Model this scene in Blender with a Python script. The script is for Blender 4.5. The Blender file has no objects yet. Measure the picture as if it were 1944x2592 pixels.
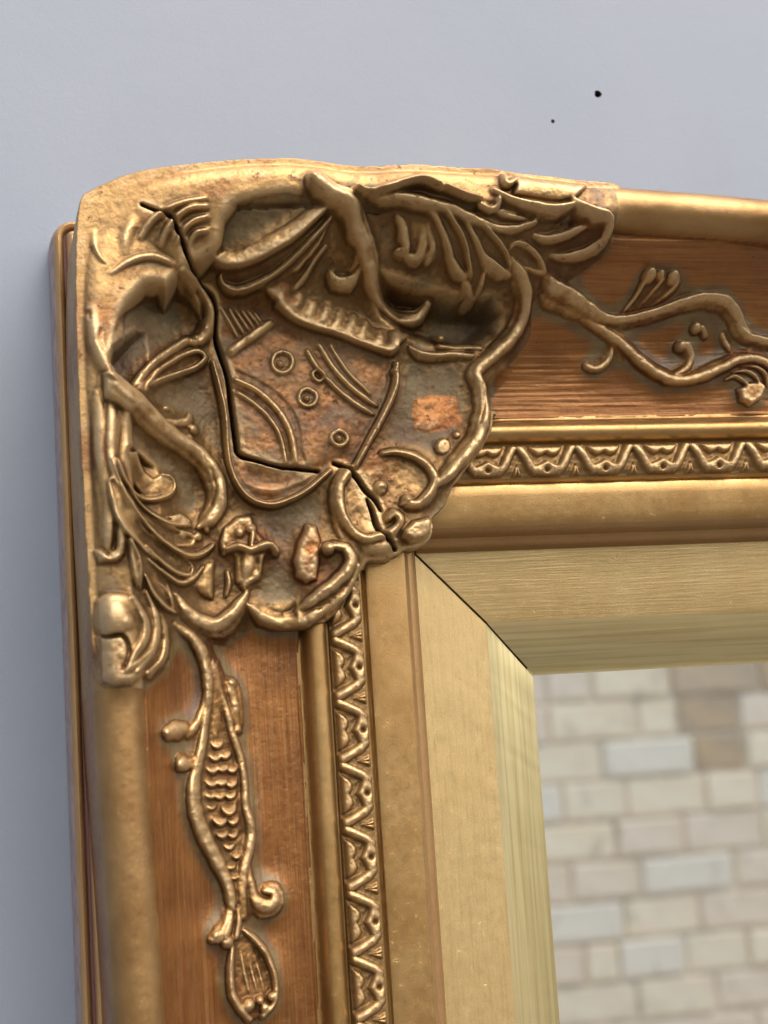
import bpy, math, random
import numpy as np
from mathutils import Matrix, Vector

# ------------------------------------------------------------------ camera, world, sun, exposure
S = 1e-4                                    # metres per frame unit
EYE = 1.75                                  # height of the sight corner above the ground
ROOT_M = Matrix.Translation((0, 0, EYE)) @ Matrix.Rotation(math.radians(90), 4, 'X')   # frame coords -> world
scene = bpy.context.scene
COL = scene.collection
CR = np.array([[0.9703432, -0.0648461, 0.2328712], [0.028191, 0.9871306, 0.1574117], [-0.2400818, -0.1461785, 0.9596836]]); CC = np.array([-1361.335, -183.379, 4012.149]); CF = 4204.038
cam_d = bpy.data.cameras.new('camera'); cam = bpy.data.objects.new('camera', cam_d); COL.objects.link(cam)
m = Matrix([list(CR.T[0]), list(CR.T[1]), list(CR.T[2])]).to_4x4(); m.translation = Vector(CC*S)
cam.matrix_world = ROOT_M @ m
cam_d.sensor_fit = 'VERTICAL'; cam_d.sensor_height = 36.0; cam_d.lens = 36.0*CF/2592
cam_d.clip_start = 0.02; cam_d.clip_end = 400
cam_d.dof.use_dof = True; cam_d.dof.focus_distance = 0.40; cam_d.dof.aperture_fstop = 16
scene.camera = cam
scene.render.resolution_x, scene.render.resolution_y = 768, 1024

SUN_EL, SUN_AZ = math.radians(58), math.radians(30)     # azimuth to the right of straight-on to the wall
world = bpy.data.worlds.new('World'); scene.world = world; world.use_nodes = True
nt = world.node_tree; nt.nodes.clear()
sky = nt.nodes.new('ShaderNodeTexSky'); sky.sky_type = 'NISHITA'; sky.sun_disc = False
sky.sun_elevation = SUN_EL; sky.sun_rotation = math.pi-SUN_AZ; sky.dust_density = 7.0; sky.ozone_density = 1.0
bg = nt.nodes.new('ShaderNodeBackground'); bg.inputs['Strength'].default_value = 0.085
wo = nt.nodes.new('ShaderNodeOutputWorld')
nt.links.new(sky.outputs[0], bg.inputs[0]); nt.links.new(bg.outputs[0], wo.inputs[0])
sun_d = bpy.data.lights.new('sun', 'SUN'); sun_d.energy = 1.25; sun_d.angle = math.radians(128); sun_d.color = (1.0, 0.90, 0.76)
sun = bpy.data.objects.new('sun', sun_d); COL.objects.link(sun)
sdir = Vector((math.sin(SUN_AZ)*math.cos(SUN_EL), -math.cos(SUN_AZ)*math.cos(SUN_EL), math.sin(SUN_EL)))
sun.rotation_euler = sdir.to_track_quat('Z', 'Y').to_euler(); sun.location = sdir*8
scene.view_settings.view_transform = 'Standard'; scene.view_settings.look = 'None'
scene.view_settings.gamma = 1; scene.view_settings.use_curve_mapping = False
scene.view_settings.exposure = 2.02
scene.cycles.max_bounces = 10; scene.cycles.diffuse_bounces = 5; scene.cycles.glossy_bounces = 5
scene.cycles.use_denoising = True

# ------------------------------------------------------------------ materials
def srgb(r, g, b):
    f = lambda c: (c/255/12.92 if c/255 <= .04045 else ((c/255+.055)/1.055)**2.4)
    return (f(r), f(g), f(b), 1)
class NT:
    def __init__(s, name):
        s.m = bpy.data.materials.new(name); s.m.use_nodes = True; s.t = s.m.node_tree; s.t.nodes.clear()
        s.out = s.n('ShaderNodeOutputMaterial'); s.b = s.n('ShaderNodeBsdfPrincipled'); s.l(s.b.outputs[0], s.out.inputs[0])
    def n(s, k, **kw):
        x = s.t.nodes.new(k)
        for a, v in kw.items(): setattr(x, a, v)
        return x
    def l(s, a, b): s.t.links.new(a, b)
    def put(s, sock, v):
        if hasattr(v, 'is_output'): s.l(v, sock)
        else: sock.default_value = v
    def coord(s, uv=False, scale=(1, 1, 1)):
        c = s.n('ShaderNodeTexCoord'); mp = s.n('ShaderNodeMapping'); mp.inputs['Scale'].default_value = scale
        s.l(c.outputs['UV' if uv else 'Object'], mp.inputs[0]); return mp.outputs[0]
    def noise(s, vec, scale, detail=4, rough=.55, dist=0.0):
        x = s.n('ShaderNodeTexNoise'); s.l(vec, x.inputs['Vector']); x.inputs['Scale'].default_value = scale
        x.inputs['Detail'].default_value = detail; x.inputs['Roughness'].default_value = rough; x.inputs['Distortion'].default_value = dist
        return x.outputs['Fac']
    def ramp(s, fac, a, b, ca=0.0, cb=1.0):
        x = s.n('ShaderNodeMapRange'); x.inputs['From Min'].default_value = a; x.inputs['From Max'].default_value = b
        x.inputs['To Min'].default_value = ca; x.inputs['To Max'].default_value = cb; s.put(x.inputs['Value'], fac); return x.outputs[0]
    def mix(s, fac, a, b, mode='MIX'):
        x = s.n('ShaderNodeMix', data_type='RGBA', blend_type=mode); s.put(x.inputs[0], fac); s.put(x.inputs[6], a); s.put(x.inputs[7], b); return x.outputs[2]
    def math(s, op, a, b=0.0, clamp=False):
        x = s.n('ShaderNodeMath', operation=op); x.use_clamp = clamp; s.put(x.inputs[0], a); s.put(x.inputs[1], b); return x.outputs[0]
    def attr(s, name):
        x = s.n('ShaderNodeAttribute'); x.attribute_name = name; sp = s.n('ShaderNodeSeparateColor'); s.l(x.outputs['Color'], sp.inputs[0]); return sp.outputs
    def bump(s, h, dist, strength=1.0):
        x = s.n('ShaderNodeBump'); x.inputs['Strength'].default_value = strength; x.inputs['Distance'].default_value = dist
        s.l(h, x.inputs['Height']); s.l(x.outputs[0], s.b.inputs['Normal'])
    def set(s, **kw):
        for k, v in kw.items(): s.put(s.b.inputs[k.replace('_', ' ')], v)

TONE = .54                                   # even darkening of the gilt colours, balanced against the exposure
GOLD_PALE = srgb(218, 186, 134); GOLD = srgb(200, 152, 88); GOLD_DEEP = srgb(158, 100, 48); BOLE = srgb(138, 88, 54)
BROWN = srgb(92, 58, 34); WASH = srgb(114, 104, 68); DIRT = srgb(38, 26, 16)
def mat_gilt(name, base, second, metal=.7, rough=.42, streak=0.0, speck=.5, fade=.5, washed=False, relief=1.0):
    """gilding on turned mouldings: streaks along u, worn specks, fine grain"""
    k = NT(name); o = k.coord(); u = k.coord(True, (60, 1500, 1)); u2 = k.coord(True, (25, 500, 1))
    big = k.noise(o, 60, 3); streaks = k.noise(u, 1, 5, .65, .3); wide = k.noise(u2, 1, 3, .6); fine = k.noise(o, 2600, 4, .7); sp = k.noise(o, 420, 6, .75)
    c = k.mix(k.ramp(big, .35, .7, 0, fade), base, second)
    if streak:
        hair = k.noise(k.coord(True, (22, 2600, 1)), 1, 4, .7)
        c = k.mix(k.ramp(hair, .52, .40, 0, streak*.3), c, GOLD_PALE)
        c = k.mix(k.ramp(hair, .645, .70, 0, min(1, streak*1.5)), c, BROWN)
        c = k.mix(k.ramp(streaks, .48, .70, 0, streak*.8), c, BROWN)
        c = k.mix(k.ramp(wide, .5, .75, 0, streak*.6), c, second)
    c = k.mix(k.ramp(sp, .66, .74, 0, speck), c, BROWN)
    c = k.mix(k.ramp(fine, .3, .7, 0, .22), c, BROWN)
    if washed:
        w = k.math('MULTIPLY', k.ramp(k.math('ADD', k.attr('tone')[0], k.math('MULTIPLY', k.math('SUBTRACT', k.noise(o, 190, 5, .65), .5), 1.0)), .3, .75), k.ramp(fine, .2, .75, 1, .6))
        c = k.mix(w, c, k.mix(k.ramp(k.noise(o, 140, 4), .42, .62), WASH, srgb(84, 66, 44)))
        metal = k.math('MULTIPLY', k.math('SUBTRACT', 1.0, w), metal)
    c = k.mix(1.0, c, (TONE, TONE, TONE, 1), 'MULTIPLY')
    k.set(Base_Color=c, Metallic=metal, Roughness=k.ramp(sp, .3, .7, rough-.06, rough+.14))
    h = k.math('ADD', k.math('MULTIPLY', fine, .35), k.math('MULTIPLY', streaks, .9 if streak else .15))
    h = k.math('SUBTRACT', h, k.ramp(sp, .64, .76, 0, 1.2))
    k.bump(h, 0.00022, .55*relief)
    return k.m
def mat_carved(name, bright, deep, metal=.80, rough=.40):
    """cast ornament: bright gold on the rubbed relief, grey-green wash painted on the ground, red bole showing in patches"""
    k = NT(name); o = k.coord(); a = k.attr('tone')
    wash, crack, rub = a[0], a[1], a[2]
    mid = k.noise(o, 170, 5, .65); fine = k.noise(o, 1500, 5, .7); sp = k.noise(o, 520, 6, .75); big = k.noise(o, 45, 3)
    c = k.mix(k.ramp(k.math('ADD', mid, k.math('MULTIPLY', big, .5)), .62, .92), bright, deep)
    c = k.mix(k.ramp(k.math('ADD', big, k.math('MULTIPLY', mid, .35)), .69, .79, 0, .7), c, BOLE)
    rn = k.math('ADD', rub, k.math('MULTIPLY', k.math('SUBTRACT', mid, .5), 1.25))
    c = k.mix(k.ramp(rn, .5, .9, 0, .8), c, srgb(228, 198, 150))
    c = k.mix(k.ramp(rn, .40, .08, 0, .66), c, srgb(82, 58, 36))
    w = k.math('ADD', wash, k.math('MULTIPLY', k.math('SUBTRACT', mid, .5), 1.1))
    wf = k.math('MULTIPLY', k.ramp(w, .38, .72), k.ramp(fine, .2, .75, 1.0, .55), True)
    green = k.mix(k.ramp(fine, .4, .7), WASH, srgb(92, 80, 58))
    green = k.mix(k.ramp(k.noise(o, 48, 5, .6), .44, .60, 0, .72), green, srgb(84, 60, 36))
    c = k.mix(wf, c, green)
    c = k.mix(k.ramp(sp, .58, .70, 0, .7), c, BROWN)
    c = k.mix(k.ramp(k.noise(o, 950, 4, .75), .6, .7, 0, .4), c, srgb(70, 48, 28))
    c = k.mix(crack, c, DIRT)
    c = k.mix(1.0, c, (TONE, TONE, TONE, 1), 'MULTIPLY')
    k.set(Base_Color=c, Metallic=k.math('MULTIPLY', k.math('SUBTRACT', 1.0, k.math('MAXIMUM', wf, crack)), metal), Roughness=k.math('ADD', k.ramp(fine, .3, .7, rough-.08, rough+.14), k.math('MULTIPLY', wf, .22)))
    grit = k.noise(o, 900, 4, .75)
    h = k.math('ADD', k.math('ADD', k.math('MULTIPLY', fine, .6), k.math('MULTIPLY', grit, .35)), k.math('SUBTRACT', k.math('MULTIPLY', mid, .6), k.ramp(sp, .6, .74, 0, .9)))
    k.bump(h, 0.0005, .5)
    return k.m
M_ROLL = mat_gilt('gilt_roll', srgb(196, 160, 108), srgb(158, 118, 70), metal=.8, rough=.38, fade=.8, speck=.45)
M_BAND = mat_gilt('gilt_band', srgb(214, 178, 120), srgb(188, 146, 88), speck=.4, rough=.33, metal=.86, fade=.8)
M_SLIP = mat_gilt('gilt_slip', srgb(232, 206, 148), srgb(222, 190, 128), streak=.2, speck=.1, rough=.38)
k = NT('gilt_bevel'); u = k.coord(True, (14, 900, 1))
k.set(Base_Color=k.mix(k.ramp(k.noise(u, 1, 4, .6), .42, .68, 0, .7), srgb(206, 196, 154), srgb(172, 152, 102)), Metallic=1.0, Roughness=k.ramp(k.noise(k.coord(True, (8, 120, 1)), 1, 3), .3, .7, .27, .34)); k.bump(k.noise(u, 1, 4, .6), .00015, .12); M_BEVEL = k.m
M_STEP = mat_gilt('bronze_step', srgb(196, 158, 108), srgb(176, 134, 86), speck=.35, rough=.4)
M_COVE = mat_gilt('bronzed_cove', srgb(176, 118, 60), srgb(128, 78, 36), streak=.6, speck=.6, rough=.32, metal=.62, fade=.8, washed=True)
M_LEDGE = mat_gilt('purple_bronze_ledge', srgb(226, 186, 130), srgb(196, 152, 112), streak=.3, speck=.3, rough=.45)
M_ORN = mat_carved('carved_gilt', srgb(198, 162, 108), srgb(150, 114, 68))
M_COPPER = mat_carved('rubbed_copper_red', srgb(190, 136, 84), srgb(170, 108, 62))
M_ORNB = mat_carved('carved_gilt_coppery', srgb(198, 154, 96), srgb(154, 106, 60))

k = NT('mirror_silver'); k.set(Base_Color=(.97, .965, .92, 1), Metallic=1.0, Roughness=.012); M_MIRROR = k.m
k = NT('black_rebate'); k.set(Base_Color=DIRT, Roughness=.8); M_DARK = k.m
k = NT('blue_grey_paint'); o = k.coord()
c = k.mix(k.ramp(k.noise(o, 9, 4), .35, .7), srgb(112, 121, 134), srgb(106, 116, 130))
c = k.mix(k.ramp(k.noise(o, 2600, 2, .6), .3, .7, 0, .10), c, srgb(94, 98, 106))
v = k.n('ShaderNodeTexVoronoi'); k.l(o, v.inputs['Vector']); v.inputs['Scale'].default_value = 34; v.inputs['Randomness'].default_value = 1
c = k.mix(k.ramp(v.outputs['Distance'], .012, .03, .5, 0), c, srgb(120, 118, 130))
c = k.mix(k.ramp(k.noise(k.coord(False, (1, .35, 1)), 16, 5, .65), .56, .74, 0, .28), c, srgb(101, 106, 116))
k.set(Base_Color=c, Roughness=.62); k.bump(k.math('ADD', k.noise(o, 1400, 4, .7), k.math('MULTIPLY', k.noise(o, 90, 3), 1.5)), .0002, .25); M_WALL = k.m
def mat_brick(name, ca, cb):
    k = NT(name); o = k.coord(); oi = k.n('ShaderNodeObjectInfo')
    c = k.mix(k.ramp(k.noise(o, 22, 4), .4, .68), ca, cb)
    c = k.mix(k.ramp(oi.outputs['Random'], 0, 1, 0, .25), c, srgb(236, 226, 208))
    g = k.n('ShaderNodeTexCoord'); gp = k.n('ShaderNodeVectorMath', operation='ADD'); k.l(oi.outputs['Location'], gp.inputs[0]); k.l(o, gp.inputs[1])
    c = k.mix(k.ramp(k.noise(gp.outputs[0], 16, 5, .6, .4), .56, .70, 0, .55), c, srgb(188, 174, 150))
    k.set(Base_Color=c, Roughness=.75); k.bump(k.noise(o, 60, 5), .003, .5); return k.m
M_BRICK = [mat_brick('whitewashed_brick', srgb(255, 242, 210), srgb(250, 232, 198)), mat_brick('cream_brick', srgb(248, 232, 206), srgb(240, 222, 192)),
           mat_brick('bluish_white_brick', srgb(248, 240, 219), srgb(242, 234, 212)), mat_brick('bare_tan_brick', srgb(206, 180, 140), srgb(186, 164, 132))]
k = NT('grey_mortar'); o = k.coord(); k.set(Base_Color=k.mix(k.ramp(k.noise(o, 18, 4), .35, .65), srgb(214, 202, 180), srgb(244, 232, 210)), Roughness=.9); M_MORTAR = k.m
k = NT('concrete_ground'); o = k.coord(); k.set(Base_Color=k.mix(k.ramp(k.noise(o, 3, 6), .35, .65), (.17, .155, .135, 1), (.24, .22, .19, 1)), Roughness=.9); M_GROUND = k.m

# ------------------------------------------------------------------ mesh helpers
def link(name, me, parent=None, mats=()):
    o = bpy.data.objects.new(name, me); COL.objects.link(o)
    if parent is not None: o.parent = parent
    for mt in mats: me.materials.append(mt)
    return o
def mesh_np(name, V, Q, uv=None, tone=None, normals=None, sharp=None):
    me = bpy.data.meshes.new(name); Q = np.asarray(Q, np.int32); nq, w = Q.shape
    me.vertices.add(len(V)); me.vertices.foreach_set('co', np.asarray(V, np.float32).ravel())
    me.loops.add(nq*w); me.loops.foreach_set('vertex_index', Q.ravel())
    me.polygons.add(nq); me.polygons.foreach_set('loop_start', np.arange(0, nq*w, w, dtype=np.int32))
    me.update(calc_edges=True)
    me.polygons.foreach_set('use_smooth', np.ones(nq, bool))
    if uv is not None:
        l = me.uv_layers.new(name='UVMap'); l.data.foreach_set('uv', np.asarray(uv, np.float32)[Q.ravel()].ravel())
    if tone is not None:
        a = me.attributes.new('tone', 'FLOAT_COLOR', 'POINT'); a.data.foreach_set('color', np.asarray(tone, np.float32).ravel())
    if sharp: me.set_sharp_from_angle(angle=math.radians(sharp))
    if normals is not None: me.normals_split_custom_set_from_vertices(np.asarray(normals, np.float32).tolist())
    return me
rng = np.random.default_rng(7)
def value_noise(X, Y, size, seed):
    g = np.random.default_rng(seed).random((256, 256)); x = X/size+100.3; y = Y/size+90.7
    i = np.floor(x).astype(int); j = np.floor(y).astype(int); u = x-i; v = y-j
    u = u*u*(3-2*u); v = v*v*(3-2*v); q = lambda a, b: g[a % 256, b % 256]
    return (q(i, j)*(1-u)+q(i+1, j)*u)*(1-v)+(q(i, j+1)*(1-u)+q(i+1, j+1)*u)*v-.5

# ---------- frame profile (units: 0.1 mm; X right, Y up along the wall, Z out of the wall; sight corner = origin)
PROF = [(-2,-12),(0,4),(6,5),(128,62),(131,64.5),(136,66),(220,76),(300,85),(308,86),(311,90),(314,104),(319,116),(326,123),(334,128),(338,129),(340,134),(344,150),(350,164),(358,172),(368,177),(385,180),(430,184),(452,184),(458,181),(461,172),(464,170),(467,176),(473,180),
        (490,186),(510,189),(530,189),(545,186),(554,181),(557,172),(560,171),(562,178),(566,190),(574,199),(584,204),(594,204),(603,199),(611,189),(616,178),(619,168),(624,163),(632,162)]
def cove(d):
    return 160 + 240*np.clip((d-640)/372.0, 0, 1.0)**2.6
def prof(d):
    p = np.array(PROF, float)
    return np.where(d < 636, np.interp(d, p[:,0], p[:,1]), cove(d))
def smax(a, b, k):
    h = np.clip(0.5+0.5*(a-b)/k, 0, 1)
    return b*(1-h)+a*h+k*h*(1-h)
SIDE = [None]                       # which side of the last measured line each point lies on
def seg_dist(X, Y, pts, closed=False):
    """distance to a polyline and its interpolation parameter"""
    best = np.full(X.shape, 1e9); par = np.zeros(X.shape); SIDE[0] = np.zeros(X.shape)
    n = len(pts)
    for i in range(n if closed else n-1):
        ax, ay = pts[i][:2]; bx, by = pts[(i+1) % n][:2]
        vx, vy = bx-ax, by-ay; l2 = vx*vx+vy*vy+1e-9
        t = np.clip(((X-ax)*vx+(Y-ay)*vy)/l2, 0, 1)
        q = np.hypot(X-ax-t*vx, Y-ay-t*vy)
        m = q < best
        best = np.where(m, q, best); par = np.where(m, i+t, par); SIDE[0] = np.where(m, np.sign((X-ax)*vy-(Y-ay)*vx), SIDE[0])
    return best, par
def inside(X, Y, pts):
    r = np.zeros(X.shape, bool); n = len(pts)
    for i in range(n):
        ax, ay = pts[i][:2]; bx, by = pts[(i+1) % n][:2]
        if ay == by: continue
        c = ((ay > Y) != (by > Y)) & (X < (bx-ax)*(Y-ay)/(by-ay)+ax)
        r ^= c
    return r
RW, RC, RH = 56.0, 398.0, 76.0     # outer roll: half width, crease height, rise
def roll_z(D):
    t = np.clip((RW-D)/RW, -1, 1)
    return np.where((D > -1) & (D < 2*RW), RC+RH*np.sqrt(np.clip(1-t*t, 0, 1)), -1e3)

OUTLINE = [(-1113.0,-928.9),(-1113.0,-869.5),(-1113.0,-810.7),(-1113.1,-750.8),(-1113.6,-688.3),(-1114.7,-622.6),(-1116.2,-554.5),(-1117.9,-484.9),(-1119.7,-414.9),(-1121.8,-343.4),(-1124.1,-270.3),(-1126.4,-197.9),(-1128.1,-128.5),(-1128.9,-64.5),(-1129.3,-4.0),(-1129.5,56.9),(-1130.0,122.1),(-1131.0,193.7),(-1132.2,269.2),(-1133.5,345.9),(-1134.5,421.1),(-1135.3,496.5),(-1135.9,572.9),(-1136.3,645.5),(-1136.4,709.6),(-1136.0,763.6),(-1135.2,810.0),(-1134.3,850.8),(-1133.2,887.8),(-1131.9,921.3),(-1130.4,950.3),(-1128.9,975.2),(-1127.5,996.1),(-1126.2,1011.6),(-1125.1,1022.2),(-1123.9,1030.7),(-1122.4,1039.7),(-1120.8,1050.1),(-1119.1,1060.4),(-1117.0,1070.0),(-1114.1,1078.1),(-1110.6,1083.9),(-1106.8,1088.2),(-1101.7,1092.0),(-1094.3,1096.7),(-1084.0,1102.8),(-1071.2,1109.5),(-1057.6,1116.3),(-1044.4,1122.5),(-1032.2,1127.9),(-1020.2,1133.0),(-1007.9,1137.6),(-994.8,1141.9),(-981.5,1145.6),(-968.0,1148.9),(-952.9,1152.0),(-934.5,1155.2),(-910.9,1158.9),(-883.4,1162.8),(-855.6,1166.5),(-830.8,1169.7),(-809.9,1172.3),(-791.0,1174.5),(-773.9,1176.4),(-758.6,1177.9),(-746.5,1179.0),(-737.2,1179.7),(-727.7,1180.2),(-715.0,1180.8),(-697.1,1181.7),(-676.2,1182.7),(-654.8,1183.5),(-635.4,1183.7),(-619.2,1183.2),(-604.7,1182.3),(-590.6,1181.0),(-575.9,1179.5),(-560.3,1177.4),(-544.3,1174.8),(-528.3,1172.3),(-512.4,1170.5),(-497.1,1169.5),(-482.0,1168.9),(-466.5,1168.8),(-449.9,1169.1),(-431.6,1170.1),(-411.9,1171.8),(-392.3,1173.5),(-374.1,1174.7),(-358.3,1175.2),(-344.0,1175.5),(-329.5,1175.4),(-313.3,1175.1),(-294.6,1174.4),(-274.4,1173.3),(-253.6,1172.1),(-233.0,1171.1),(-212.3,1170.7),(-191.2,1170.5),(-170.7,1170.1),(-151.8,1169.1),(-135.5,1167.2),(-121.2,1164.7),(-106.7,1162.1),(-90.0,1159.8),(-69.8,1157.9),(-47.5,1156.2),(-24.9,1154.5),(-3.8,1152.8),(10.2,1151.2),(19.9,1149.6),(35.5,1147.8),(67.2,1145.5),(123.2,1142.4),(196.1,1138.8),(273.3,1135.0),(342.1,1131.2),(398.6,1127.7),(449.8,1124.3),(499.0,1120.7),(549.6,1117.1),(602.4,1113.3),(655.5,1109.5),(708.8,1105.5),(762.0,1101.6)]
PLAQUE = [(-1184.2, 169.8), (-1143.3, 1318.1), (-442.0, 1339.2), (132.4, 1212.7), (143.4, 1041.5), (155.1, 989.5), (60.6, 932.4), (-16.0, 893.6), (-4.8, 817.4), (-57.1, 728.3), (-106.9, 679.0), (-111.1, 608.5), (-158.1, 541.5), (-207.6, 483.9), (-248.8, 397.7), (-285.8, 365.1), (-288.9, 322.0), (-344.4, 299.1), (-403.9, 283.1), (-462.4, 275.7), (-499.2, 225.3), (-540.1, 180.1), (-608.6, 145.8), (-665.6, 129.9), (-739.8, 133.3), (-788.2, 89.8), (-875.0, 104.1), (-934.0, 124.4), (-953.2, 44.6), (-1021.6, -13.6), (-1122.9, -17.3), (-1190.4, -2.8)]
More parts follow.
